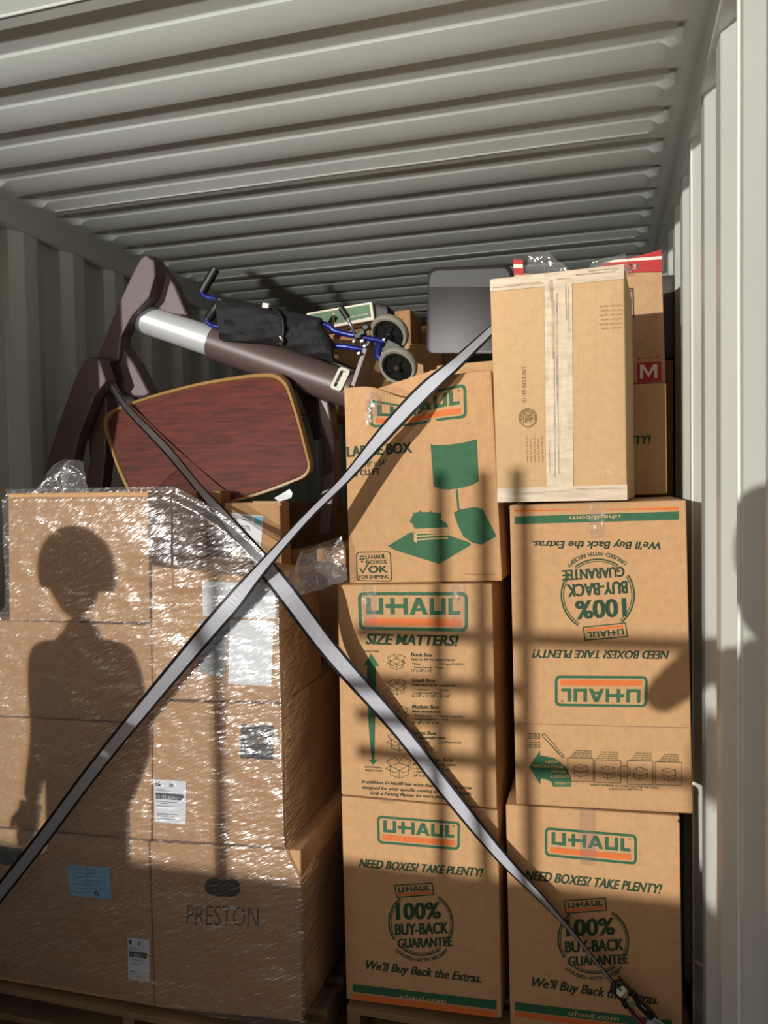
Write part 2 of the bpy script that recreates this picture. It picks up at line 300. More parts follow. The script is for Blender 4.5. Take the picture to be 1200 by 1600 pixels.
def person(label, x, y, h, pose, hair, turn):
    """standing figure: one skinned body, head with face, separate hands"""
    g = -.12; k = h/1.75
    t = empty('person', (x, y, g)); tag(t, label, 'person'); t.rotation_euler = (0, 0, math.radians(turn))
    J = {'pel': (0, 0, .95), 'wai': (0, 0, 1.10), 'che': (0, .01, 1.30), 'nec': (0, 0, 1.47), 'hea': (0, .01, 1.52),
         'hl': (-.10, 0, .90), 'kl': (-.11, .02, .50), 'al': (-.12, -.02, .08), 'tl': (-.12, .14, .04), 'hr': (.10, 0, .90), 'kr': (.11, .02, .50), 'ar': (.12, -.02, .08), 'tr': (.13, .14, .04),
         'sl': (-.19, 0, 1.41), 'sr': (.19, 0, 1.41)}
    J.update(pose)
    E_ = [('pel','wai'),('wai','che'),('che','nec'),('nec','hea'),('pel','hl'),('hl','kl'),('kl','al'),('al','tl'),('pel','hr'),('hr','kr'),('kr','ar'),('ar','tr'),('che','sl'),('sl','el'),('el','wl'),('che','sr'),('sr','er'),('er','wr')]
    R_ = {'pel': .15, 'wai': .135, 'che': .155, 'nec': .06, 'hea': .055, 'hl': .095, 'kl': .065, 'al': .045, 'tl': .04, 'hr': .095, 'kr': .065, 'ar': .045, 'tr': .04, 'sl': .07, 'el': .048, 'wl': .032, 'sr': .07, 'er': .048, 'wr': .032}
    names = list(J); me = bpy.data.meshes.new('body'); me.from_pydata([tuple(c*k for c in J[n]) for n in names], [(names.index(a), names.index(b_)) for a, b_ in E_], [])
    o = bpy.data.objects.new('body', me); C.objects.link(o); o.parent = t; me.materials.append(MATS['cloth_dark'])
    md = o.modifiers.new('skin', 'SKIN')
    for i, n in enumerate(names): me.skin_vertices[0].data[i].radius = (R_[n]*k, R_[n]*k*.85); me.skin_vertices[0].data[i].use_root = n == 'pel'
    sb = o.modifiers.new('sub', 'SUBSURF'); sb.levels = sb.render_levels = 2
    hc = Vector(J['hea'])*k + Vector((0, .015, .115*k)); n = 20; rows = []
    for j in range(n+1):
        ph = math.pi*j/n; row = []
        for i in range(28):
            th = 2*math.pi*i/28; q = Vector((.076*math.sin(ph)*math.cos(th), .098*math.sin(ph)*math.sin(th), .125*math.cos(ph)))
            if q.y > .05 and abs(q.x) < .018 and -.05 < q.z < .02: q.y += .022
            if q.y > 0 and q.z < -.06: q.x *= .82
            if q.y > .06 and .015 < abs(q.x) < .045 and 0 < q.z < .03: q.y -= .008
            row.append(hc + q*k)
        rows.append(row)
    hb = MB().grid(rows, 0, True)
    def child(mb, nm, m, par=t): c = mb.build(nm, m, None, smooth=True); c.parent = par; return c
    hd_ = child(hb, 'head', 'skin')
    for sx in (-1, 1): child(MB().tube([hc + Vector((sx*.074, 0, -.02)), hc + Vector((sx*.086, -.01, .0)), hc + Vector((sx*.076, -.005, .03))], .012, 8), 'ear', 'skin', hd_)
    rows = []
    for j in range(9):
        ph = math.pi*.5*j/8*1.25
        rows.append([hc + Vector((.078*hair*math.sin(ph)*math.cos(2*math.pi*i/24), .098*hair*math.sin(ph)*math.sin(2*math.pi*i/24)-.012, .02+.115*(.6+.4*hair)*math.cos(ph)))*k for i in range(24)])
    child(MB().grid(rows, 0, True), 'hair', 'hair')
    for sx, w_, e_ in ((-1, 'wl', 'el'), (1, 'wr', 'er')):
        wv_ = Vector(J[w_])*k; dr = (wv_ - Vector(J[e_])*k).normalized(); sdv = dr.cross(Vector((0, 0, 1))); sdv = sdv.normalized() if sdv.length > .1 else Vector((1, 0, 0)); nv = sdv.cross(dr)
        hm = MB().obox(wv_ + dr*.045, dr*.048, sdv*.038, nv*.014)
        for fi, ln in enumerate((.062, .075, .08, .07)): b0 = wv_ + dr*.088 + sdv*(-.03+.02*fi); hm.tube([b0, b0 + dr*ln*.5 - nv*.004, b0 + dr*ln*.85 - nv*.02], [.009, .0085, .006], 8)
        hm.tube([wv_ + dr*.03 + sdv*.035*sx, wv_ + dr*.06 + sdv*.06*sx, wv_ + dr*.09 + sdv*.062*sx], [.011, .010, .008], 8)
        child(hm, 'hand', 'skin')
person('person in dark clothes with bushy dark hair beside the opening, behind the camera', .20, .72, 1.70, {'el': (-.24, -.03, 1.14), 'wl': (-.22, .06, .92), 'er': (.24, -.03, 1.14), 'wr': (.22, .06, .92)}, 1.55, 28)
person('person in dark clothes taking the photograph with raised arms', 1.76, -.45, 1.86, {'el': (-.30, .08, 1.27), 'wl': (-.06, .20, 1.40), 'er': (.27, .10, 1.20), 'wr': (.14, .22, 1.36)}, 1.12, 0)

# ------------------------------------------------------------------ boxes and print
class Box:
    """cardboard box: front corners TL,TR,BR,BL as pixels on plane Y (or points), swept back by depth; its own mesh, prints are its children"""
    def __init__(s, label, px, Y, depth, m='board', group=None, warp=None, bulge=.002, back=None, name='cardboard_box', cat='box', r=.005):
        P = [at(q[0], q[1], Y) if len(q) == 2 else Vector(q) for q in px]; s.P = P; s.Y = Y; s.warp = warp
        TL, TR, BR, BL = P; s.W = (TR-TL).length; s.H = (TL-BL).length; D = depth; s.bulge = bulge
        Bk = [p + Vector((0, D, 0)) for p in P]
        if back:
            for k, d in back.items(): Bk[k] = Bk[k] + Vector(d)
        def tri(u, v, w):
            f = (BL*(1-u) + BR*u)*(1-v) + (TL*(1-u) + TR*u)*v
            b_ = (Bk[3]*(1-u) + Bk[2]*u)*(1-v) + (Bk[0]*(1-u) + Bk[1]*u)*v
            p = f*(1-w) + b_*w
            p = p + Vector((0, s.off(u, v)*(1-w), 0))
            if warp: p = p + warp(u, v, w)
            return p
        n = 26 if warp else 8
        dims = (s.W, s.H, D)
        def samples(L, n): return sorted(set([0, r*.35/L, r/L] + [i/n for i in range(1, n)] + [1-r/L, 1-r*.35/L, 1]))
        U, V, Wd = samples(s.W, n), samples(s.H, n), samples(D, 4)
        vid = {}; vs = []; fs = []
        def vert(u, v, w):
            k = (round(u, 6), round(v, 6), round(w, 6))
            if k not in vid:
                p = Vector((u*dims[0], v*dims[1], w*dims[2])); q = Vector(min(max(p[i], r), dims[i]-r) for i in range(3)); d = p-q
                if d.length > 1e-9: p = q + d.normalized()*r if sum(abs(c) > 1e-9 for c in d) > 1 else p
                vid[k] = len(vs); vs.append(tuple(tri(p.x/dims[0], p.y/dims[1], p.z/dims[2])))
            return vid[k]
        def face(A, B, fn, flip):
            for i in range(len(A)-1):
                for j in range(len(B)-1):
                    q = [vert(*fn(A[i], B[j])), vert(*fn(A[i+1], B[j])), vert(*fn(A[i+1], B[j+1])), vert(*fn(A[i], B[j+1]))]
                    fs.append(q[::-1] if flip else q)
        face(U, V, lambda a, c: (a, c, 0), False); face(U, V, lambda a, c: (a, c, 1), True)
        face(Wd, V, lambda a, c: (1, c, a), False); face(Wd, V, lambda a, c: (0, c, a), True)
        face(U, Wd, lambda a, c: (a, 1, c), False); face(U, Wd, lambda a, c: (a, 0, c), True)
        me = bpy.data.meshes.new(name); me.from_pydata(vs, [], fs); me.update()
        s.o = link(name, me, m, smooth=True); tag(s.o, label, cat, group)
        me.set_sharp_from_angle(angle=math.radians(50))
        s.tri = tri
    def off(s, u, v): return -s.bulge*math.sin(math.pi*min(max(u, 0), 1))*math.sin(math.pi*min(max(v, 0), 1))
    def front(s, px, py, eps):
        p = at(px, py, s.Y); TL, TR, BR, BL = s.P
        v = (p.z - BL.z)/(TL.z-BL.z); l = BL.x + (TL.x-BL.x)*v; rr = BR.x + (TR.x-BR.x)*v; u = (p.x-l)/(rr-l)
        zb = BL.z + (BR.z-BL.z)*u; zt = TL.z + (TR.z-TL.z)*u; v = (p.z-zb)/(zt-zb)
        q = Vector((p.x, s.Y + s.off(u, v) - eps, p.z))
        if s.warp: q = q + s.warp(u, v, 0)
        return q

FONT_CACHE = {}
def text_mesh(s, bold, shear):
    k = (s, bold, shear)
    if k in FONT_CACHE: return FONT_CACHE[k]
    cu = bpy.data.curves.new('t', 'FONT'); cu.body = s; cu.size = 1; cu.offset = bold; cu.shear = shear; cu.resolution_u = 3; cu.fill_mode = 'FRONT'
    ob = bpy.data.objects.new('t', cu); C.objects.link(ob)
    dg = bpy.context.evaluated_depsgraph_get(); me = ob.evaluated_get(dg).to_mesh()
    V = [(v.co.x, v.co.y) for v in me.vertices]; F = [list(p.vertices) for p in me.polygons]
    ob.evaluated_get(dg).to_mesh_clear(); bpy.data.objects.remove(ob); bpy.data.curves.remove(cu)
    x0 = min(v[0] for v in V); x1 = max(v[0] for v in V)
    V = [((x-x0)/(x1-x0), y/.729) for x, y in V]
    FONT_CACHE[k] = (V, F); return V, F
class Print:
    """flat print on the front of a box; pixel coordinates of the photograph are turned into points of that face"""
    def __init__(s, box, eps=.0012, fn=None): s.b = box; s.eps = eps; s.mb = MB(); s.fn = fn or (lambda x, y: box.front(x, y, s.eps))
    def P(s, p): return s.fn(*p)
    def poly(s, pts, m=0): s.mb.poly([s.P(p) for p in pts], m); return s
    def quad(s, a, b, c, d, m=0, n=8, k=1):
        lerp = lambda p, q, t: (p[0]+(q[0]-p[0])*t, p[1]+(q[1]-p[1])*t)
        s.mb.grid([[s.P(lerp(lerp(a, b, i/n), lerp(d, c, i/n), j/k)) for i in range(n+1)] for j in range(k+1)], m); return s
    def line(s, pts, w, m=0, close=False):
        if close: pts = list(pts) + [pts[0]]
        for a, b in zip(pts, pts[1:]):
            dx, dy = b[0]-a[0], b[1]-a[1]; L = math.hypot(dx, dy) or 1; nx, ny = -dy/L*w/2, dx/L*w/2; ex, ey = dx/L*w*.4, dy/L*w*.4
            s.quad((a[0]-ex+nx, a[1]-ey+ny), (b[0]+ex+nx, b[1]+ey+ny), (b[0]+ex-nx, b[1]+ey-ny), (a[0]-ex-nx, a[1]-ey-ny), m, max(1, int(L/14)))
        return s
    def ring(s, c, rx, ry, w, m=0, a0=0, a1=360, n=48):
        a0, a1 = math.radians(a0), math.radians(a1)
        s.mb.grid([[s.P((c[0]+(rx-d)*math.cos(a0+(a1-a0)*i/n), c[1]-(ry-d)*math.sin(a0+(a1-a0)*i/n))) for i in range(n+1)] for d in (0, w)], m); return s
    def text(s, t, A, B, h, m=0, bold=.02, shear=0):
        V, F = text_mesh(t, min(bold, .012), shear); dx, dy = B[0]-A[0], B[1]-A[1]; L = math.hypot(dx, dy); ux, uy = dy/L*h, -dx/L*h
        sh = (0,) if bold < .03 else (-.5*bold*1.15*h/L, .5*bold*1.15*h/L)          # heavy faces: two strikes side by side
        for e in sh:
            i = len(s.mb.v); s.mb.v += [s.P((A[0]+dx*(x+e)+ux*y, A[1]+dy*(x+e)+uy*y)) for x, y in V]
            s.mb.f += [[i+k for k in f] for f in F]; s.mb.m += [m]*len(F)
        return s
    def arc_text(s, t, c, rx, ry, a0, a1, h, m=0, bold=.02):
        """text along an ellipse, letters' feet towards the inside when a0 > a1 (clockwise), else outside"""
        V, F = text_mesh(t, bold, 0); i = len(s.mb.v); sg = 1 if a0 > a1 else -1
        for x, y in V:
            a = math.radians(a0+(a1-a0)*x); s.mb.v.append(s.P((c[0]+(rx+sg*y*h)*math.cos(a), c[1]-(ry+sg*y*h)*math.sin(a))))
        s.mb.f += [[i+k for k in f] for f in F]; s.mb.m += [m]*len(F); return s
    def build(s, name, mats):
        return s.mb.build(name, mats, s.b.o, fix=False)
def bil(q):
    TL, TR, BR, BL = q
    def f(x, y):      # x right 0..1, y down 0..1
        return ((TL[0]*(1-x)+TR[0]*x)*(1-y) + (BL[0]*(1-x)+BR[0]*x)*y, (TL[1]*(1-x)+TR[1]*x)*(1-y) + (BL[1]*(1-x)+BR[1]*x)*y)
    return f
def rrect(f, rx, ry, x0=0, y0=0, x1=1, y1=1, n=6):
    pts = []
    for cx, cy, a in ((x1-rx, y0+ry, -90), (x1-rx, y1-ry, 0), (x0+rx, y1-ry, 90), (x0+rx, y0+ry, 180)):
        for i in range(n+1):
            t = math.radians(a+90*i/n); pts.append(f(cx+rx*math.cos(t), cy+ry*math.sin(t)))
    return pts
def haul_letters(p, f, x0, y0, x1, y1, m=0):
    """the blocky wordmark: U, a bar running through the H, A, U, L"""
    def R(a, b, c, d): p.quad(g(a, b), g(c, b), g(c, d), g(a, d), m, 2)
    def g(x, y): return f(x0+(x1-x0)*x/100, y0+(y1-y0)*y/20)
    def U(x, w): R(x, 0, x+4.6, 20); R(x+4.6, 15.4, x+w-4.6, 20); R(x+w-4.6, 0, x+w, 20)
    U(0, 18); R(20.5, 7.6, 44, 12.4); R(25.5, 0, 30.1, 20); R(39.5, 0, 44, 20)
    p.poly([g(46, 20), g(53, 0), g(58, 0), g(55.4, 8), g(51, 20)], m); p.poly([g(53, 0), g(58.5, 0), g(65.5, 20), g(60.4, 20), g(55.4, 5)], m); R(51, 12.2, 61, 16, )
    U(67.5, 17); R(87.5, 0, 92.1, 20); R(92.1, 15.4, 100, 20)
def uhaul_logo(box, q, ring=True):
    """rounded sign: green border, green wordmark, orange bar; q = its own TL,TR,BR,BL"""
    f = bil(q); p = Print(box)
    o_ = rrect(f, .05, .17); i_ = rrect(f, .032, .10, .028, .085, .972, .915)
    n = len(o_)
    for k in range(n): j = (k+1) % n; p.quad(o_[k], o_[j], i_[j], i_[k], 0, 4 if k % 7 == 6 else 1)
    haul_letters(p, f, .075, .15, .93, .58)
    p.line(rrect(f, .006, .018, .915, .14, .93, .19, 2), .6, 0, True)
    lg = p.build('logo', ['print_green'])
    p2 = Print(box); p2.quad(f(.06, .68), f(.94, .68), f(.94, .86), f(.06, .86), 0, 14)
    o = p2.build('logo_stripe', ['print_orange']); o.parent = lg
    return lg
def seal(box, q, s=1):
    """money-back seal: q = quad of the seal incl. tab; all in its own unit frame"""
    f = bil(q); p = Print(box); G = 0
    def arc(r, w, a0, a1):
        n = 40; rows = []
        for d in (0, w): rows.append([p.P(f(.5+(r-d)*math.cos(math.radians(a0+(a1-a0)*i/n))*1.0, .525-(r-d)*.854*math.sin(math.radians(a0+(a1-a0)*i/n)))) for i in range(n+1)])
        p.mb.grid(rows, G)
    for (r, w) in ((.50, .022), (.465, .012)):
        arc(r, w, -38, 57); arc(r, w, 131, 214); arc(r, w, 236, 308)
    # tab
    tab = [(.10, .045), (.67, .0), (.695, .15), (.13, .20)]
    p.line([f(*t) for t in tab], 1.8, G, True)
    tb = bil([f(*t) for t in tab]); haul_letters(p, tb, .07, .16, .93, .60)
    p.text('100%', f(.13, .487), f(.80, .452), abs(q[3][1]-q[0][1])*.22, G, .075)
    p.text('BUY-BACK', f(.11, .69), f(.92, .645), abs(q[3][1]-q[0][1])*.15, G, .07)
    p.text('GUARANTEE', f(.15, .858), f(.98, .812), abs(q[3][1]-q[0][1])*.125, G, .07)
    V, F = text_mesh('UNUSED–WITH RECEIPT', .03, 0); i = len(p.mb.v)
    for x, y in V:
        a = math.radians(228+(316-228)*x); rr = .535+.055*(1-y)
        p.mb.v.append(p.P(f(.5+rr*math.cos(a), .525-rr*.854*math.sin(a))))
    p.mb.f += [[i+k for k in fc] for fc in F]; p.mb.m += [G]*len(F)
    o = p.build('guarantee_seal', ['print_dark_green'])
    p2 = Print(box); p2.quad(tb(.06, .68), tb(.94, .68), tb(.94, .88), tb(.06, .88), 0, 6); s2 = p2.build('seal_stripe', ['print_orange']); s2.parent = o
def footer(box, q, txt, A, B, h, stripe):
    p = Print(box); p.quad(*q, 0, 16); o = p.build('green_band', ['print_green'])
    p = Print(box, .0022); p.text(txt, A, B, h, 0, .02); t = p.build('lettering', ['board_pale']); t.parent = o
    p = Print(box); p.quad(*stripe, 0, 16); p.build('orange_band', ['print_orange'])
def letters(box, items, m='print_green', name='lettering'):
    if len(items) > 6:
        p = Print(box)
        for it in items: p.text(*it[:4], 0, *(it[4:]))
        o = p.build(name, [m]); o['kind'] = 'stuff'; return o
    for it in items: o = Print(box).text(*it[:4], 0, *(it[4:])).build(name, [m])
    return o
def tape(box, q, m='clear_tape', name='tape', n=8, eps=.0026, wob=.0006):
    p = Print(box, eps); f = bil(q)
    p.fn = lambda x, y: box.front(x, y, eps + wob*noise.noise(Vector((x*.12, y*.12, 3))))
    p.quad(*q, 0, n, n); return p.build(name, [m])

YC = 2.12
# --- centre column
def cwarp(u, v, w):
    """crushed top: the front upper edge sags in the middle and buckles inwards"""
    k = max(0, (v-.70)/.30); g = math.exp(-((u-.42)/.16)**2)
    z = -.045*k*k*g
    yy = .030*math.sin(min(1, k)*math.pi)*g*.6 + .035*k*g - .012*k*math.exp(-((u-.85)/.2)**2)
    yy += .006*k*math.sin(26*u)*math.exp(-((u-.4)/.3)**2)
    return Vector((0, yy*(1-w), z*(1-.5*w)))
bx_cb = Box('kraft moving box with upright logo at the bottom of the centre stack', [(533,1244),(778,1266),(784,1592),(541,1562)], YC, .45, group='printed moving boxes')
bx_cm = Box('moving box printed SIZE MATTERS with a size chart and long green arrow', [(527,914),(769,912),(777,1264),(533,1242)], YC, .45, group='printed moving boxes')
bx_ct = Box('crushed large moving box with green lamp picture, top of the centre stack', [(537,606),(768,578),(785,908),(546,912)], YC+.02, .44, group='printed moving boxes', warp=cwarp)
# --- right column
bx_rb = Box('kraft moving box with upright logo behind the ratchet, bottom of the right stack', [(790,1257),(1062,1275),(1067,1620),(797,1602)], YC, .45, group='printed moving boxes')
bx_rm = Box('tall moving box standing upside down so its green print is inverted', [(796,789),(1072,781),(1083,1272),(806,1257)], YC-.015, .46, group='printed moving boxes')
bx_tall = Box('plain pale carton sealed with wide whitish tape, on the inverted moving box', [(765,437),(975,412),(980,782),(777,785)], 2.06, .27, 'board_pale', bulge=.003,
              back={1: (.028, 0, -.03), 2: (.028, 0, 0)})
bx_pl = Box('half hidden moving box behind the taped carton with its print ending in ITY!', [(860,606),(1041,598),(1043,772),(860,778)], 2.48, .36, 'board')
bx_m = Box('open carton with red printed flaps and a red M square', [(803,427),(1035,424),(1040,598),(806,606)], 2.54, .34, 'board_red')

# centre bottom print
uhaul_logo(bx_cb, [(589,1274),(719,1284),(718,1328),(590,1317)])
letters(bx_cb, [('NEED BOXES? TAKE PLENTY!', (561,1354), (754,1369), 13, .07, .22), ("We'll Buy Back the Extras.", (571,1513), (752,1535), 14, .05, .2)], 'print_dark_green')
seal(bx_cb, [(607,1377),(709,1380),(709,1500),(607,1497)])
footer(bx_cb, [(551,1537),(776,1563),(776,1577),(551,1549)], 'uhaul.com', (625,1559), (697,1567), 7, [(551,1552),(776,1580),(776,1590),(552,1561)])
tape(bx_cb, [(592,1247),(620,1249),(617,1256),(594,1254)])
# centre mid print
uhaul_logo(bx_cm, [(559,925),(731,925),(731,987),(561,984)])
p = Print(bx_cm).text('SIZE MATTERS!', (572,1006), (716,1009), 17, 0, .08, .2); p.build('slogan', ['print_dark_green'])
p = Print(bx_cm).poly([(580,1021),(593,1041),(587,1040),(588,1080),(586,1130),(585,1187),(590,1187),(583,1195),(577,1187),(581,1187),(576,1130),(574,1080),(574,1040),(568,1040)]); p.build('size_arrow', ['print_green'])
lines = []
for (yy, t, sub, b1, b2, c1, dm) in ((1023,'Book Box','Easy-to-lift for heavy items:','• Books','• VHS Tapes/CDs/DVDs','• Canned goods  • Tools','12" x 12" x 12"'),
        (1063,'Small Box','With easy-to-lift handles for:','• Cookie jars','• Linens','• Large crystal pieces','16 3/8" x 12 5/8" x 12 5/8"'),
        (1104,'Medium Box','Most versatile box:','• Kitchen items','• Stereo components','• Small appliances  • Toys','18 1/8" x 18" x 16"'),
        (1145,'Large Box','For lightweight items:','• Lamp shades','• Stuffed animals','• Bedding','18" x 18" x 24"'),
        (1187,'Extra Large Box','For lightweight bulky items:','• Linens','• Towels','• Pillows  • Blankets','24" x 20" x 24"')):
    w = 4.1; x = 643 + (yy-1023)*.02
    lines += [(t, (x, yy+2), (x+w*len(t), yy+3), 6, .04), (sub, (x, yy+8.5), (x+2.35*len(sub), yy+9.5), 4, .03), (b1, (x+1, yy+15), (x+1+2.0*len(b1), yy+15.6), 3.4, .01),
              (b2, (x+41, yy+15.6), (x+41+2.0*len(b2), yy+16.4), 3.4, .01), (c1, (x+1, yy+20.5), (x+1+2.1*len(c1), yy+21.2), 3.4, .01), (dm, (x, yy+26), (x+2.2*len(dm), yy+26.8), 4.2, .02)]
lines += [('HEAVY ITEMS', (569,1018.5), (592,1019), 2.8, .02), ('LIGHTWEIGHT,', (570,1199), (597,1200.5), 2.8, .02), ('BULKY ITEMS', (571,1204.5), (597,1205.7), 2.8, .02),
          ('In addition, U-Haul® has more than 20 specialty boxes', (565,1223), (737,1233), 5.2, .03, .2), ('designed for your specific moving and storing needs.', (565,1232), (737,1242), 5.2, .03, .2), ('Grab a Packing Planner for more information.', (578,1241), (716,1249), 5.2, .03, .2)]
letters(bx_cm, lines, 'print_dark_green', 'chart_lettering')
p = Print(bx_cm)
for (cx, cy, s_) in ((620,1034,1), (621,1073,1.03), (623,1116,1.15), (624,1158,1.25), (624,1199,1.4)):
    p = Print(bx_cm); g = lambda *q: [(cx+a*s_, cy+b_*s_) for a, b_ in q]
    for pl in (g((-10,-2),(0,3),(10,-2),(10,8),(0,12),(-10,8),(-10,-2)), g((0,3),(0,12)), g((-10,-2),(0,-5),(10,-2)), g((-10,-2),(-14,-7),(-4,-12),(0,-5)), g((10,-2),(13,-8),(3,-12),(0,-5)), g((-10,-2),(-15,1),(-5,6),(0,3)), g((10,-2),(14,1),(5,6),(0,3))):
        p.line(pl, .75)
    p.build('box_drawing', ['print_dark_green'])
tape(bx_cm, [(566,916),(588,916),(588,990),(568,990)]); tape(bx_cm, [(702,914),(728,914),(729,990),(706,986)])
# centre top print
uhaul_logo(bx_ct, [(576,624),(729,600),(730,653),(578,668)])
letters(bx_ct, [('LARGE BOX', (543,714), (644,707), 17, .08), ('18" x 18" x 24"', (548,732), (605,726), 8, .02), ('4.5 CU FT', (546,745), (594,741), 10, .03)], 'print_dark_green')
p = Print(bx_ct)
shade = [(673,694),(684,695.5),(700,695),(716,693),(732,690),(745,686),(748,752),(738,758),(722,762),(702,765),(688,764),(678,760)]
p.poly(shade); p.poly([(712,764),(715,764),(718,796),(715,797)])
p.poly([(709,801),(718,796),(742,792),(754,795),(776,838),(752,851),(738,848),(724,838),(716,822)])
p.poly([(606,853),(641,832),(700,836),(735,848),(735,852),(686,881),(616,859)])
p.poly([(647,801),(655,800),(657,797),(659,800),(672,800),(673,797),(675,800),(690,802),(689,812),(699,818),(700,824),(648,826),(645,818),(640,816)])
p.build('lamp_picture', ['print_green'])
p = Print(bx_ct, .0018)
for k, yy in enumerate((827, 832, 837, 842)): p.poly([(650,yy),(700,yy-3),(701,yy-.8),(651,yy+2.4)])
p.build('book_edges', ['board_pale']); p = Print(bx_ct, .0018)
p.poly([(647,833),(652,833),(652,848),(647,846)]); p.build('book_spine', ['board_pale']); p = Print(bx_ct, .0018).line([(676,694.5),(700,693.5),(744,686.5)], 1.0); p.build('shade_rim', ['board_pale'])
p = Print(bx_ct); f = bil([(557,863),(610,862),(612,908),(558,907)])
p.line(rrect(f, .1, .1), 1.5, 0, True)
for t in (('U-HAUL', f(.27,.25), f(.86,.22), 7, 0, .035), ('BOXES', f(.27,.42), f(.88,.40), 6, 0, .035), ('OK', f(.34,.72), f(.9,.70), 11, 0, .06), ('FOR SHIPPING', f(.07,.93), f(.93,.91), 6, 0, .03)): p.text(*t)
p.line([f(.1,.58), f(.17,.72), f(.33,.42)], 2.2)
for a, b_ in ((.12,.14), (.2,.14), (.12,.24), (.2,.24), (.16,.33)): p.poly([f(a,b_-.04), f(a+.05,b_), f(a,b_+.04), f(a-.05,b_)])
p.build('shipping_stamp', ['print_dark_green'])
p = Print(bx_ct).line([(726,897),(774,897)], 1); p.build('glue_line', ['print_faint'])
tape(bx_ct, [(572,608),(594,611),(594,648),(570,668)], wob=.004)
tape(bx_ct, [(636,628),(655,620),(657,640),(640,646)], wob=.006)
# back flap standing up behind the crushed front edge
fl = MB(); q = [at(575,612,2.33), at(690,574,2.33), at(757,590,2.33), at(757,640,2.33), at(575,640,2.33)]; fl.prism(q, (0, .005, 0)); o = fl.build('flap', 'board', bx_ct.o); o.matrix_parent_inverse = Matrix()

# right bottom print
uhaul_logo(bx_rb, [(851,1292),(995,1304),(995,1351),(851,1337)])
letters(bx_rb, [('NEED BOXES? TAKE PLENTY!', (820,1373), (1033,1396), 15, .07, .22), ("We'll Buy Back the Extras.", (830,1540), (1028,1569), 15, .05, .2)], 'print_dark_green')
seal(bx_rb, [(870,1401),(982,1403),(984,1528),(872,1526)])
footer(bx_rb, [(804,1565),(1050,1594),(1050,1608),(805,1578)], 'uhaul.com', (888,1585), (967,1595), 8, [(805,1580),(1050,1610),(1050,1620),(805,1588)])
tape(bx_rb, [(905,1262),(930,1264),(932,1352),(906,1350)])
p = Print(bx_rb).poly([(1058,1281),(1062,1280),(1062,1286),(1060,1285)]); p.build('corner_hole', ['print_black'])
# right mid print (upside down)
footer(bx_rm, [(1061,797+15),(804,803+16),(804,803+4),(1061,797+2)], 'uhaul.com', (969,804), (890,807), 7, [(1060,792),(804,800),(804,795+1),(1060,797)])
letters(bx_rm, [("We'll Buy Back the Extras.", (1032,847), (832,845), 12, .05, .2), ('NEED BOXES? TAKE PLENTY!', (1045,1017), (832,1015), 13, .07, .22)], 'print_dark_green')
seal(bx_rm, [(992,1000),(876,1000),(876,866),(992,866)])
uhaul_logo(bx_rm, [(1011,1105),(867,1103),(867,1055),(1012,1056)])
p = Print(bx_rm)
p.poly([(827,1198),(844,1172),(844,1180),(866,1184),(884,1198),(891,1212),(893,1229),(864,1229),(862,1222),(856,1218),(845,1216),(844,1226)]); ar = p.build('flap_arrow', ['print_green'])
p = Print(bx_rm, .0022)
for t in (('U-HAUL', (891,1221), (866,1221), 5), ('FLAP-LOCK™', (889,1211), (860,1210), 4.6), ('FEATURE', (884,1203), (861,1202), 4.6), ('MAKES PACKING', (880,1196), (832,1194), 4.6), ('EASIER!', (872,1188), (852,1188), 4.6)): p.text(*t)
o = p.build('arrow_lettering', ['board']); o.parent = ar
p = Print(bx_rm)
for (x0, x1, y0, y1) in ((887,927,1184,1220), (929,970,1187,1222), (980,1020,1188,1225), (1024,1065,1190,1226)):
    p.line([(x0,y0),(x1,y0+1),(x1,y1+1),(x0,y1)], .8, 0, True)
    cx, cy = (x0+x1)/2, (y0+y1)/2+1
    p.line([(cx-10,cy+6),(cx-10,cy-6),(cx-2,cy-9),(cx+11,cy-6),(cx+11,cy+7),(cx,cy+11),(cx-10,cy+6)], .7); p.line([(cx-10,cy+1),(cx,cy+4),(cx+11,cy+1)], .7); p.line([(cx,cy+4),(cx,cy+11)], .6); p.line([(cx-9,cy-6),(cx+1,cy-3),(cx+11,cy-6)], .6)
p.ring((975,1205), 10, 9, .9); p.line([(975,1197),(975,1213)], .7)
p.text('U-HAUL® FLAP-LOCK', (1003,1232), (950,1231), 3.4); p.text('FEATURE ALLOWS BOX TO REMAIN OPEN!', (1028,1229), (922,1224), 3.4)
for (x0, x1, yy) in ((890,925,1182), (930,966,1184), (984,1018,1186), (1028,1060,1188)):
    for k in range(4): p.text('Fold each flap in and under', (x1, yy-3.2*k), (x0+3*k, yy-3.4*k), 2.2)
for k in range(7):
    if k != 3: p.text('lay flat here', (844, 1166-3.4*k), (824+k % 3, 1166-3.4*k), 2.3)
f = bil([(846,1148),(851,1146),(882,1182),(879,1184)]); p.line(rrect(f, .3, .1), 1.0, 0, True); p.line([(850,1152),(874,1177)], .7)
p.build('folding_guide', ['print_dark_green'])['kind'] = 'stuff'
p = Print(bx_rm, .0014).line([(806,1130),(1079,1137)], .9); p.build('crease', ['print_faint'])
tape(bx_rm, [(918,785),(946,784),(945,840),(922,842)])
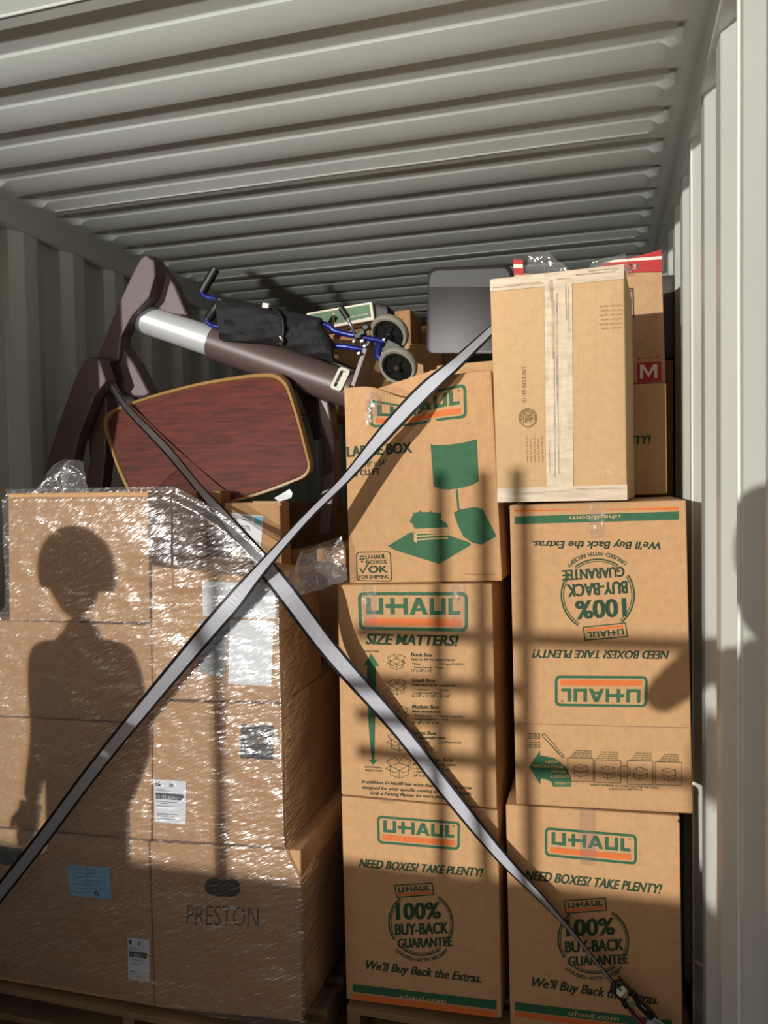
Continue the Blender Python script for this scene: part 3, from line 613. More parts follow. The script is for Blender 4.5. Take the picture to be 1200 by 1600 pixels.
# hidden moving box print and M carton
letters(bx_pl, [('TAKE PLENTY!', (908,699), (1017,693), 14, .07, .22)], 'print_dark_green')
p = Print(bx_m); p.quad((995,567),(1033,565),(1034,596),(996,598), 0, 4); sq = p.build('red_square', ['print_red'])
p = Print(bx_m, .0022); p.poly([(1000,592),(1000,570),(1005,570),(1005,592)]); p.poly([(1022,591),(1022,569),(1027,569),(1027,591)]); p.poly([(1000,570),(1006,570),(1013.5,582),(1013.5,590)]); p.poly([(1027,569),(1021,569),(1013.5,582),(1013.5,590)]); o = p.build('lettering', ['print_white']); o.parent = sq
letters(bx_m, [('20" x 14" x 10"', (996,562), (1033,559), 4, .02)], 'print_red')
p = Print(bx_m).line([(970,452),(989,451),(990,496)], 2.2); p.text('E', (982,458), (987,458), 5); p.build('outline_mark', ['print_black'])
fl = MB(); YM = 2.535
def flap(pts, m): fl.prism([at(*q, YM) for q in pts], (0, .004, 0), m)
flap([(940,427),(1035,424),(1034,405),(940,411)], 0); flap([(940,411),(1034,405),(1034,400),(960,406)], 1); flap([(960,406),(1034,400),(1033,390),(985,403)], 0)
o = fl.build('flap', ['print_red', 'print_white'], bx_m.o)
fl = MB(); flap([(803,428),(818,428),(817,406),(802,405)], 0); fl.build('flap', ['print_red'], bx_m.o)
fl = MB(); fl.prism([at(*q, YM-.003) for q in [(802.5,419),(817,419),(817,413),(802.5,413)]], (0, .002, 0)); o = fl.build('flap_stripe', 'print_white', bx_m.o)
p = Print(bx_m, fn=lambda x, y: at(x, y, YM-.002)); p.text('PACK', (956,424), (1003,421), 10, 0, .04); p.build('lettering', ['print_white'])
# taped carton
tape(bx_tall, [(766,437),(975,413),(975,436),(766,456)], 'tape_pale', eps=.0022); tape(bx_tall, [(851,428),(894,424),(896,760),(854,762)], 'tape_pale', n=16, eps=.003)
tape(bx_tall, [(777,763),(980,757),(980,781),(777,785)], 'tape_pale', eps=.0024)
p = Print(bx_tall, .0042)
for (x, y0, y1, w) in ((863,450,560,2.2), (866,470,745,1.2), (870,460,630,3), (872,600,740,1), (888,450,520,1.5), (861,440,470,5), (884,445,500,2), (858,690,740,1.2)): p.line([(x,y0),(x+.5,(y0+y1)/2),(x+1.5,y1)], w)
for (x0, x1, yy) in ((770,850,450), (790,845,446), (900,960,430), (870,890,437), (920,965,424), (800,850,771), (850,890,768), (900,970,764)): p.line([(x0,yy),(x1,yy-(x1-x0)*.09 if yy < 500 else yy-1)], 1.3)
p.build('tape_smudges', ['tape_smudge'])['kind'] = 'stuff'
letters(bx_tall, [('01-99 0453-INT', (823,629), (822,572), 7, .0)], 'stamp_brown')
p = Print(bx_tall); c_ = (825,653); p.ring(c_, 14.5, 15, 1); p.ring(c_, 12.6, 13, .7); p.ring(c_, 8, 8.3, .6)
p.arc_text('BOX CERTIFICATE TEST', c_, 9, 9.3, 200, -20, 3.0, 0, .01); p.text('JS', (819,657), (831,656), 8, 0, .0)
for k in range(5): p.line([(818+k*3,645),(818+k*3,662-k)], .8)
p.build('round_stamp', ['stamp_brown'])
p = Print(bx_tall)
for k in range(6): p.text('handle with care', (940-k % 2*3, 515-7*k), (972, 513-7*k), 3, 0, 0); 
for k in range(5): p.text('keep this side dry', (825+k*6, 722), (824+k*6, 680+k % 2*5), 3, 0, 0)
p.build('faded_stamp', ['print_faint'])['kind'] = 'stuff'
p = Print(bx_tall, .003); p.ring((951,742), 8, 6.5, 1.2, 0, -20, 200); p.build('torn_patch', ['tape_pale'])

# ------------------------------------------------------------------ wrapped pallet load on the left
YL = 1.95
def lbox(label, px, depth=.62, m='board', dy=0, **k): return Box(label, px, YL+dy, depth, m, 'cartons under the stretch wrap', **k)
bA = lbox('wrapped carton at the top left of the pallet load', [(12,771),(231,768),(234,973),(14,970)], .34)
bB = lbox('wrapped carton directly under the top left one', [(-45,968),(236,977),(238,1131),(-45,1116)], m='board')
bC = lbox('wrapped carton in the third layer on the left behind the grey strap', [(-45,1118),(238,1133),(236,1313),(-45,1288)])
bD = lbox('wide bottom left wrapped carton with a light blue sticker', [(-45,1291),(232,1315),(241,1573),(-45,1524)])
bE = lbox('upper right wrapped carton with pale paper sheets on its front', [(236,884),(432,906),(440,1098),(238,1092)], .32)
bF = lbox('wrapped carton with a black square label and white shipping label', [(239,1096),(440,1101),(444,1325),(238,1312)])
bG = lbox('bottom right wrapped carton with dark oval hand hole and block lettering', [(234,1316),(470,1329),(472,1597),(242,1574)])
Print(bE).quad((316,908),(430,912),(431,966),(318,962)).build('paper_sheet', ['paper_white']); Print(bE).quad((360,968),(428,970),(424,1072),(357,1068)).build('paper_sheet', ['paper_white'])
p = Print(bE).quad((312,968),(358,970),(352,1060),(310,1050)); p.build('grey_sheet', ['paper_grey'])
p = Print(bF).quad((377,1131),(428,1134),(427,1187),(376,1184)); bl = p.build('black_label', ['ink_navy'])
p = Print(bF, .0022); p.text('REDLINE', (383,1160), (421,1162), 5.5, 0, .0, .15); p.poly([(403,1152),(409,1139),(407,1150),(419,1154),(400,1153.5)]); p.ring((402,1165), 2, 1.6, 1.6); o = p.build('lettering', ['edge_tan']); o.parent = bl
def ship_label(box, q, nm='shipping_label', m='paper_white'):
    f = bil(q); p = Print(box, .0016); p.quad(*q); s_ = p.build(nm, [m]); p = Print(box, .0028)
    R = lambda a, b_, c, d, mm=0: p.quad(f(a,b_), f(c,b_), f(c,d), f(a,d), mm, 1)
    R(.05, .04, .2, .15); R(.05, .31, .9, .36); R(.62, .33, .92, .39)
    x = .06; random.seed(7)
    while x < .85: w = random.choice((.01, .02, .03)); R(x, .36, x+w, .45); x += w + random.choice((.015, .025))
    for k, yy in enumerate((.22, .25, .5, .54, .6, .78, .80, .84, .9)): R(.08, yy, .35+.5*((k*37 % 11)/11), yy+.012, 1)
    R(.48, .07, .6, .15, 1)
    o = p.build('label_print', ['ink', 'ink_soft']); o.parent = s_
ship_label(bF, [(241,1217),(292,1220),(291,1288),(242,1284)])
ship_label(bD, [(200,1464),(234,1468),(234,1535),(201,1529)])
p = Print(bD, .0016).quad((105,1350),(172,1355),(175,1405),(111,1398)); s_ = p.build('blue_sticker', ['paper_blue'])
p = Print(bD, .0028)
for k in range(7): p.line([(110+k % 3*4, 1356+6*k), (150+k*5 % 17, 1358.5+6*k)], 1.0)
p.line([(138,1352),(138,1380)], .9); o = p.build('sticker_print', ['ink_soft']); o.parent = s_
p = Print(bD, .0028).poly([(148,1398),(150,1392),(154,1392),(157,1398),(154,1399),(152.5,1395),(151,1398)]); o = p.build('sticker_mark', ['ink']); o.parent = s_
p = Print(bD).quad((-10,1320),(36,1326),(30,1352),(-10,1349)); p.build('dark_label', ['ink_navy']); letters(bD, [('CARTON', (-6,1509), (28,1513), 6, .02)], 'stamp_brown')
p = Print(bG); f = bil([(320,1370),(376,1372),(377,1401),(321,1399)]); p.poly(rrect(f, .3, .48, n=8)); p.build('hand_hole', ['ink_navy'])
letters(bG, [('PRESTON', (292,1444), (404,1448), 33, -.006)], 'stamp_dark')
p = Print(bF).quad((334,1100),(353,1101),(352,1318),(336,1317)); p.build('brown_strip', ['board_dark'])  # darker brown vertical strip down the carton front
p = Print(bG).quad((336,1325),(354,1326),(353,1372),(337,1371)); p.build('brown_strip', ['board_dark'])  # same darker strip, short piece above the hand hole

def pallet(label, x0, x1, y0, y1, zt=.135, ndeck=7):
    t = empty('wooden_pallet', ((x0+x1)/2, y0, 0)); tag(t, label, 'pallet', 'wooden pallets under the load')
    nb = ndeck; w = (y1-y0)
    for k in range(nb):
        a = y0 + k*(w-.1)/(nb-1); MB().box((x0, a, zt-.02), (x1, a+.1, zt)).build('deck_board', 'pallet_wood', t, bevel=.002)
    for k in range(3):
        a = x0 + k*(x1-x0-.04)/2; MB().box((a, y0+.005, .022), (a+.04, y1-.005, zt-.02)).build('stringer', 'pallet_wood', t, bevel=.002)
    for k in range(3):
        a = y0 + k*(w-.1)/2; MB().box((x0, a, .002), (x1, a+.1, .022)).build('bottom_board', 'pallet_wood', t, bevel=.002)
    return t
zl = min(b_.P[3].z for b_ in (bD, bG)); 
pallet('wooden pallet under the stretch wrapped cartons', .13, 1.27, 1.93, 2.93, min(bD.P[3].z, bG.P[3].z, bG.P[2].z, .2)-.004)
pallet('wooden pallet under the printed moving boxes', 1.325, 2.285, 2.10, 3.1, min(bx_cb.P[3].z, bx_cb.P[2].z, bx_rb.P[3].z, bx_rb.P[2].z)-.006)

# stretch film hugging the load: front and right side in one sheet
def film_sheet():
    nz, nf, ns = 150, 170, 60; rows = []
    for j in range(nz+1):
        t = j/nz; row = []
        for i in range(nf+ns+1):
            if i <= nf: u = i/nf; X = .06 + u*1.15
            else: u = 1; X = 1.21
            top = 1.655 if X < .80 else 1.655 - (X-.80)/.41*.235
            if X > .80: top += .03*math.sin((X-.8)/.41*math.pi)
            if i > nf: top = 1.42 - .10*((i-nf)/ns)
            bot = .135; z = bot + (top-bot)*t
            k = 1/(1+math.exp((z-.60)/.02)); corner = 1.212 + .050*k
            lft = .06 + .25/(1+math.exp(-(z-1.27)/.006))
            if i <= nf: P = Vector((lft + u*(corner-lft), YL-.012, z))
            else: P = Vector((corner, YL-.012 + .62*(i-nf)/ns, z))
            a = noise.noise(Vector((P.x*5+P.z*3, P.y*5, P.z*7)))*.006 + noise.noise(Vector((P.x*16+P.z*10, P.y*9, P.z*24-P.x*9)))*.0025
            if X > .80 and z > 1.36: a += .012
            if i <= nf: P.y -= max(-.004, a)
            else: P.x += max(-.004, a)
            if t > .985: P.y += .02
            row.append(P)
        rows.append(row)
    return MB().grid(rows)
o = film_sheet().build('stretch_film', 'stretch_film', smooth=False, fix=False); o.data.polygons.foreach_set('use_smooth', [True]*len(o.data.polygons))
tag(o, 'clear wrinkled stretch film wound around the palletised cartons', 'plastic film')
def crumple(name, label, quads, seed, amp, m='scrap_film', n=34, parent=None):
    """crumpled film lump: pixel quad with a depth at each corner"""
    mb = MB()
    q = [at(*c) for c in quads]; TL, TR, BR, BL = q; nor = (TR-TL).cross(BL-TL).normalized(); rows = []
    for j in range(n+1):
        row = []
        for i in range(n+1):
            u, v = i/n, j/n; p_ = (TL*(1-u)+TR*u)*(1-v) + (BL*(1-u)+BR*u)*v
            w = Vector((p_.x*9+seed, p_.y*9, p_.z*9)); d = Vector((noise.noise(w), noise.noise(w+Vector((7, 0, 0))), noise.noise(w+Vector((0, 9, 0)))))
            w2 = w*3.1; d += .5*Vector((noise.noise(w2), noise.noise(w2+Vector((7, 0, 0))), noise.noise(w2+Vector((0, 9, 0)))))
            e = math.sin(math.pi*u)**.4*math.sin(math.pi*v)**.4
            row.append(p_ + d*amp*(.35+.65*e) - nor*(-amp*1.0*e))
        rows.append(row)
    o = mb.grid(rows).build(name, m, fix=False); o.data.polygons.foreach_set('use_smooth', [True]*len(o.data.polygons)); return tag(o, label, 'plastic film')
crumple('plastic_film', 'bunched clear film tuft on top of the upper left carton', [(98,716,1.97),(130,722,2.02),(140,770,1.96),(50,768,1.96)], 1, .022)
crumple('plastic_film', 'loose clear film bulging beside the crushed centre box', [(470,862,2.06),(535,838,2.10),(545,905,2.08),(445,935,1.98)], 5, .020)
crumple('plastic_film', 'clear film draped from top left carton down to the sheet covered carton', [(231,764,1.95),(262,772,2.15),(440,862,2.2),(432,902,1.95)], 8, .012)
crumple('plastic_film', 'upright scrap of clear film behind the taped carton', [(828,398,2.52),(858,394,2.52),(900,432,2.5),(822,434,2.5)], 12, .02)
crumple('plastic_film', 'small scrap of clear film beside the red printed flap', [(925,412,2.53),(975,396,2.53),(985,425,2.5),(915,428,2.5)], 15, .02)

# ------------------------------------------------------------------ things piled on top behind
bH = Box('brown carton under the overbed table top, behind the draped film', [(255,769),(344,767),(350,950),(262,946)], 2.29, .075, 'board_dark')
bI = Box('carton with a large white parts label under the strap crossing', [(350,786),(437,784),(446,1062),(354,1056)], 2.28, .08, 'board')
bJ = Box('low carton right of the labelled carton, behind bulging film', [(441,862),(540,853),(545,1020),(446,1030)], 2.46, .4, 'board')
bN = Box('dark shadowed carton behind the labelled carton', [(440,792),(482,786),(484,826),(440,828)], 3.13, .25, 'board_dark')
fl = MB().prism([at(395,783,2.28), at(437,783,2.28), at(440,790,2.28), at(395,788,2.28)], (0, .004, 0)).build('flap', 'board_pale', bI.o)
f = bil([(352,800),(412,806),(408,858),(350,853)]); p = Print(bI, .0016); p.quad(f(0,0), f(1,0), f(1,1), f(0,1)); s_ = p.build('parts_label', ['paper_white'])
p = Print(bI, .0028); p.text('1-4220H', f(.03,.18), f(.32,.2), 4, 0, .02); p.text('MADE IN', f(.46,.10), f(.7,.12), 2.6, 0, 0); p.text('CHN B00F', f(.46,.19), f(.7,.2), 2.6, 0, 0); p.text('Rollator Four Wheel', f(.3,.37), f(.66,.39), 3, 0, .01); p.text('Cranberry  1 kg', f(.4,.44), f(.68,.46), 3, 0, .01); p.text('EA/1', f(.78,.86), f(.94,.88), 4, 0, .02)
for k in range(9): p.quad(f(.05,.38+.03*k), f(.12,.38+.03*k), f(.12,.395+.03*k), f(.05,.395+.03*k), 0, 1); p.quad(f(.17,.44+.03*k), f(.24,.44+.03*k), f(.24,.455+.03*k), f(.17,.455+.03*k), 0, 1)
o = p.build('label_print', ['ink']); o.parent = s_
p = Print(bI, .0028); p.quad(f(.78,.03), f(.98,.04), f(.98,.26), f(.78,.25), 0, 1); o = p.build('label_block', ['paper_blue']); o.parent = s_
letters(bI, [('tchbl    k', (356,872), (432,882), 14, .01)], 'print_black')
letters(bH, [('o x', (298,812), (330,806), 5, .02)], 'stamp_brown')

# overbed table top: laminate sheet with moulded tan edge, leaning back
cr = lambda L: [(60+a/2, 370+b_/2) for a, b_ in L]
out = cr([(205,600),(203,575),(212,556),(240,535),(350,495),(500,455),(650,430),(720,425),(748,430),(768,444),(786,472),(820,580),(845,680),(853,715),(848,738),(832,754),(800,768),(700,806),(600,834),(500,842),(400,842),(330,840),(300,830),(280,800),(240,710)])
sp = [q[:2] for q in smooth_path([a for a in out] + [out[0]], 3)][:-1]
def tilt(px, py): return at(px, py, 2.375 + (790-py)*.0005)
cen = (sum(a for a, _ in sp)/len(sp), sum(b_ for _, b_ in sp)/len(sp))
tt = empty('overbed_table_top', at(330, 790, 2.6)); tag(tt, 'red brown wood grain table top with tan moulded edge, crossed by the strap', 'table top')
inn = [(cen[0]+(a-cen[0])*.955, cen[1]+(b_-cen[1])*.925) for a, b_ in sp]
P1 = [tilt(*q) for q in inn]; bk = Vector((0, .022, .004))
MB().prism([q + Vector((0, -.001, 0)) for q in P1], bk).build('laminate_board', 'laminate', tt)
mb = MB(); rows = []
Po = [tilt(*q) for q in sp]; n = len(sp)
rows = [[P1[i] + Vector((0, .004, 0)) for i in range(n)], [P1[i].lerp(Po[i], .25) + Vector((0, -.006, 0)) for i in range(n)], [P1[i].lerp(Po[i], .8) + Vector((0, -.005, 0)) for i in range(n)], [Po[i] + Vector((0, .004, 0)) for i in range(n)], [Po[i] + bk for i in range(n)], [P1[i] + bk for i in range(n)]]
mb.grid(rows, 0, True).build('edge_moulding', 'edge_tan', tt, smooth=True)

# curved-foot pedestals
def prism_part(nm, pts, Y, depth, parent, m='plastic_brown', bev=.006, slope=0):
    q = [at(x, y, Y + slope*(x-200)) for x, y in cr(pts)]; return MB().prism(q, (0, depth, .01)).build(nm, m, parent, bevel=bev)
pA = empty('pedestal_base', at(215, 600, 2.5)); tag(pA, 'brown and silver pedestal column lying across the pile with angular brown feet', 'table base', 'pedestal bases')
a, b_, c = at(214,494,2.56), at(335,535,2.58), at(552,611,2.60)
MB().tube([a, a.lerp(b_, .5), b_], .0545, 40).build('silver_sleeve', 'silver', pA, smooth=True)
MB().tube([b_ - (c-b_)*.004, c], .064, 40).build('column', 'plastic_brown', pA, smooth=True)
prism_part('foot', [(335,55),(318,68),(300,100),(255,195),(183,375),(185,398),(205,412),(250,385),(258,312),(290,250),(345,190),(365,120),(362,75)], 2.47, .07, pA)
prism_part('foot', [(340,58),(368,75),(425,150),(465,245),(440,246),(400,240),(355,215),(330,240),(345,150)], 2.54, .05, pA)
prism_part('foot', [(205,412),(250,330),(300,400),(347,490),(330,500),(262,500),(240,460)], 2.49, .07, pA)
t = (c-b_).normalized(); e1 = Vector((0, -1, 0)); e1 = (e1 - t*e1.dot(t)).normalized(); e2 = t.cross(e1)
pc = at(572, 571, 2.61); MB().obox(pc, t*.009, e1*.075, e2*.085).build('mounting_plate', 'plastic_brown', pA, bevel=.003)
# cream pull window on the column, wrapped on its front
wc = b_.lerp(c, .93); wcn = (e1*.93 + e2*(.36 if e2.z > 0 else -.36)).normalized(); tu = t; tv = wcn.cross(t).normalized()
if tv.z < 0: tv = -tv
def ringbox(c, ax, ay, w, h, r, wid, d, nn):
    mb = MB(); f = lambda x, y: (x, y); o_ = rrect(f, r, r, -w/2, -h/2, w/2, h/2, 5); i_ = rrect(f, r*.5, r*.5, -w/2+wid, -h/2+wid, w/2-wid, h/2-wid, 5)
    to = lambda q, z: c + ax*q[0] + ay*q[1] + nn*z
    mb.grid([[to(q, 0) for q in o_], [to(q, d) for q in o_], [to(q, d) for q in i_], [to(q, 0) for q in i_]], 0, True); return mb
ringbox(wc + wcn*.058, tu, tv, .042, .085, .01, .010, .010, wcn).build('pull_frame', 'cream', pA)
MB().obox(wc + wcn*.059, tu*.013, tv*.034, wcn*.003).build('pull_slot', 'ink_navy', pA)
MB().obox(wc + wcn*.063 + tu*.005, tu*.006, tv*.03, wcn*.002).build('pull_tab', 'cream', pA)
p = MB()
for q in ([(390,540),(418,558)], [(440,562),(462,572)], [(460,572),(463,560)]):
    A_, B_ = [at(x, y, 2.66) for x, y in q]
pB = empty('pedestal_base', at(150, 740, 2.42)); tag(pB, 'brown arched pedestal feet standing behind the top left carton', 'table base', 'pedestal bases')
prism_part('foot', [(165,375),(190,385),(212,452),(175,500),(128,620),(96,760),(80,1000),(40,1000),(24,735),(22,712),(60,590),(110,450),(140,390)], 2.37, .06, pB, slope=.0)
prism_part('foot', [(185,420),(208,450),(214,520),(214,600),(208,700),(196,800),(190,1020),(135,1020),(140,800),(160,700),(152,600),(165,520)], 2.44, .06, pB)
MB().tube([at(172,630,2.56), at(330,655,2.60)], .05, 32).build('silver_sleeve', 'silver', pB, smooth=True)
MB().tube([at(330,655,2.60), at(470,676,2.66)], .056, 32).build('column', 'plastic_brown', pB, smooth=True)
pC = empty('pedestal_base', at(512, 860, 2.62)); tag(pC, 'upright curved brown foot between the table top and crushed box', 'table base', 'pedestal bases')
prism_part('foot', [(872,500),(905,515),(925,640),(928,760),(908,930),(872,930),(886,760),(884,640)], 2.62, .07, pC)
prism_part('foot', [(800,470),(870,500),(884,620),(860,640),(840,560)], 2.72, .06, pC)

# folded transport wheelchair
wcx = empty('folded_wheelchair', at(450, 520, 2.55)); tag(wcx, 'folded wheelchair with blue tubes, black fabric and two caster wheels', 'wheelchair')
YW = 2.53
def pt(x, y, d=0): return at(x, y, YW + d)
def tubes(nm, pts, r, m, parent=wcx): return MB().tube([pt(*q) for q in smooth_path(pts, 5)], r, 12).build(nm, m, parent, smooth=True)
tubes('frame_tube', [(317,452,.02),(317,459,.02),(323,464,.02),(340,468,.02),(420,488,.02),(507,507,.0),(523,517,0),(557,525,0),(603,534,.02)], .0105, 'blue_metal')
tubes('frame_tube', [(325,495,0),(324,502,0),(331,508,0),(348,512,0),(440,528,.01),(522,540,.01),(543,542,.01),(567,546,.02)], .0105, 'blue_metal')
tubes('push_grip', [(337,420,.02),(327,437,.02),(316,456,.02)], .0165, 'rubber_black'); tubes('push_grip', [(346,468,-.01),(337,482,-.01),(326,498,0)], .0165, 'rubber_black')
# fabric: folded sling, thick with soft pleats
ft = [(335,461),(413,477),(467,489),(503,497),(507,512),(521,535),(522,566)]; fb = [(343,534),(407,537),(437,540),(467,552),(490,558),(510,563),(520,566)]
nn_ = 40
def alongp(P, t):
    k = t*(len(P)-1); i = min(int(k), len(P)-2); g = k-i; return (P[i][0]*(1-g)+P[i+1][0]*g, P[i][1]*(1-g)+P[i+1][1]*g)
rows = []
for j in range(29):
    a_ = 2*math.pi*j/28; row = []
    for i in range(nn_+1):
        t_ = i/nn_; A_, B_ = alongp(ft, t_), alongp(fb, t_); s_ = (1-math.cos(a_))/2; q = (A_[0]*(1-s_)+B_[0]*s_, A_[1]*(1-s_)+B_[1]*s_)
        dep = -.045*math.sin(a_) + .012*noise.noise(Vector((q[0]*.045, q[1]*.07, a_*.6))) + .006*math.sin(q[1]*.35+q[0]*.05)
        row.append(pt(q[0], q[1], dep))
    rows.append(row)
mb = MB().grid(rows); mb.f.append([j*(nn_+1) for j in range(28)]); mb.m.append(0); mb.f.append([j*(nn_+1)+nn_ for j in range(27, -1, -1)]); mb.m.append(0)
mb.build('sling_fabric', 'fabric_black', wcx, smooth=True)
tubes('chrome_band', [(424,478,-.035),(440,496,-.052),(443,518,-.055),(439,536,-.045)], .006, 'rubber_black'); tubes('chrome_band', [(438,526,-.054),(441,532,-.052),(437,537,-.046)], .007, 'chrome')
MB().obox(pt(416,478,-.035), Vector((.014, 0, -.003)), Vector((0, .008, 0)), Vector((.002, 0, .011))).build('buckle', 'chrome', wcx, bevel=.003)
tubes('brake_grip', [(533,481,-.03),(538,489,-.03),(543,497,-.03)], .0105, 'rubber_black'); tubes('brake_lever', [(543,497,-.03),(549,510,-.03),(555,522,-.01)], .006, 'steel')
tubes('seat_rail', [(500,556,.10),(530,570,.10),(556,582,.10)], .012, 'rubber_black')
for (x, y, s_) in ((560,525,.012), (566,533,.007), (553,534,.005), (570,541,.006), (561,552,.006), (600,531,.005), (607,538,.005), (566,520,.012), (572,512,.011)):
    MB().obox(pt(x, y, -.012), Vector((s_, 0, s_*.3)), Vector((0, s_, 0)), Vector((-s_*.3, 0, s_*.8))).build('joint_bolt', 'steel' if s_ < .0105 else 'rubber_black', wcx, bevel=s_*.3)
def caster(cx, cy, d, R):
    """small wheel seen from below its axle: grey tyre, black spoked hub, fork"""
    c = pt(cx, cy, d); ax = Vector((-.12, -.76, -.60)).normalized(); u_ = Vector((1, 0, -.25)); u_ = (u_ - ax*u_.dot(ax)).normalized(); v_ = ax.cross(u_)
    n = 40; mb = MB(); rows = []
    for (r_, z) in ((R*.80, -.013), (R*.93, -.015), (R, -.009), (R, .009), (R*.93, .015), (R*.80, .013)):
        rows.append([c + ax*z + (u_*math.cos(2*math.pi*k/n) + v_*math.sin(2*math.pi*k/n))*r_ for k in range(n)])
    mb.grid(rows + [rows[0]], 0, True); wheel = mb.build('caster_wheel', 'tyre_grey', wcx, smooth=True)
    mb = MB(); rows = []
    for (r_, z) in ((R*.68, -.012), (R*.82, -.012), (R*.82, .012), (R*.68, .012)): rows.append([c + ax*z + (u_*math.cos(2*math.pi*k/n) + v_*math.sin(2*math.pi*k/n))*r_ for k in range(n)])
    mb.grid(rows + [rows[0]], 0, True)
    for k in range(5):
        a_ = 2*math.pi*k/5; dr = u_*math.cos(a_) + v_*math.sin(a_); mb.obox(c + dr*R*.42, dr*R*.32, dr.cross(ax)*R*.09, ax*.008)
    mb.tube([c - ax*.018, c + ax*.018], R*.22, 16); mb.tube([c + ax*.002, c + ax*.0022], R*.7, 24)
    o = mb.build('rim', 'rubber_black', wcx, smooth=True); o.parent = wheel; o.location = (0, 0, 0)
    o = MB().tube([c + ax*.017, c + ax*.022], R*.1, 12).build('axle_bolt', 'chrome', wcx, smooth=True); o.parent = wheel; o.location = (0, 0, 0)
    return c, ax, u_, v_
w1 = caster(608, 521, .02, .068); w2 = caster(622, 571, -.03, .066)
for (c, ax, u_, v_) in (w1, w2):
    top_ = pt(603, 534, .02); MB().tube([c - ax*.024, c.lerp(top_, .5) - ax*.03, top_], [.012, .014, .012], 10).build('caster_fork', 'rubber_black', wcx, smooth=True)
MB().obox(pt(612,545,-.02), Vector((.012, 0, .02)), Vector((0, .01, 0)), Vector((-.022, 0, .012))).build('fork_plate', 'rubber_black', wcx, bevel=.003)
MB().tube([pt(592,538,-.02), pt(590,556,-.03), pt(600,566,-.03)], .013, 12).build('frame_tube', 'blue_metal', wcx, smooth=True)

# boxes deeper in the container
bg = Box('white and green picture box behind the folded wheelchair', [(478,489),(581,471),(585,500),(486,518)], 3.25, .22, 'print_white', name='picture_box')
p = Print(bg, .0016).quad((484,491.5),(577,475.5),(580,495),(492,513), 0, 6); g_ = p.build('green_picture', ['green_picture'])
p = Print(bg, .003); p.text('Notify The Lite Tower', (547,497), (576,491.5), 2.6, 0, .02); p.poly([(519,493),(522,491),(524,494),(523,500),(525,507),(522.5,507),(521.5,501),(520,508),(518,508),(519.5,500)]); p.ring((521.5,491), 1.6, 1.6, 1.6); o = p.build('picture_print', ['print_white']); o.parent = g_
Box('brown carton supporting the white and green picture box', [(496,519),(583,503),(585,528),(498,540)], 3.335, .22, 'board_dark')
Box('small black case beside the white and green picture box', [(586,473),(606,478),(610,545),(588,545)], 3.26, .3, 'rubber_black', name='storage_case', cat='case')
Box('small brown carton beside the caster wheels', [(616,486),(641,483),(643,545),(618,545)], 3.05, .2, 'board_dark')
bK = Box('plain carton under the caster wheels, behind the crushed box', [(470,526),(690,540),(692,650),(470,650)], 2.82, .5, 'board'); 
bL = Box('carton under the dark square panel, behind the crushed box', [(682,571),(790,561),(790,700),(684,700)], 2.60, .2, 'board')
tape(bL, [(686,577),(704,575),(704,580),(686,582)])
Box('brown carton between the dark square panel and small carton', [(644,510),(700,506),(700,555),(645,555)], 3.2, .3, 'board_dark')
# dark square panel with rounded corners
dk = empty('square_panel', at(735, 555, 2.55)); tag(dk, 'dark brown square panel with rounded corners behind the taped carton', 'table top')
f = bil([(668,418),(800,413),(800,553),(665,553)]); q = [at(*c, 2.56 + (555-c[1])*.0003) for c in rrect(f, .10, .09, n=8)]
MB().prism(q, (0, .03, .004)).build('panel_board', 'panel_dark', dk, smooth=True, bevel=.007)
q2 = [at(*c, 2.592) for c in rrect(f, .085, .10, .03, .04, .97, .96, n=4)]; MB().prism(q2, (0, .02, .004)).build('panel_back', 'rubber_black', dk)
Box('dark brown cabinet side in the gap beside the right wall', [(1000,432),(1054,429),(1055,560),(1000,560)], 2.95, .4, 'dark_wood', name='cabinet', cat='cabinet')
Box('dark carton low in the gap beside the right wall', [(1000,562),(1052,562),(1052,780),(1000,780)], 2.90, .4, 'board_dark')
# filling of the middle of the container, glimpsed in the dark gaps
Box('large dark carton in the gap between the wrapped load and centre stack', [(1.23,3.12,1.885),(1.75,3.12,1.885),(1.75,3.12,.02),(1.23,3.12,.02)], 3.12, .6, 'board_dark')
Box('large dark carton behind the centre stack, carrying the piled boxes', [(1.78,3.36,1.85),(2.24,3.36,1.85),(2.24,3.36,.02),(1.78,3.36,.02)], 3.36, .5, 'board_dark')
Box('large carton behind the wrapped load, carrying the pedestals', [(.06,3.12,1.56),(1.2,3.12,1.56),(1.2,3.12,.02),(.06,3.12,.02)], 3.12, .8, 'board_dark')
# white sheet edge under the table top
MB().prism([at(*q, 2.42) for q in ((428,778),(446,768),(452,764),(457,770),(455,778),(436,784))], (0, .006, 0)).build('tray', 'paper_white'); o = C.objects['tray']; tag(o, 'pale grey tray corner under the table top edge', 'tray')

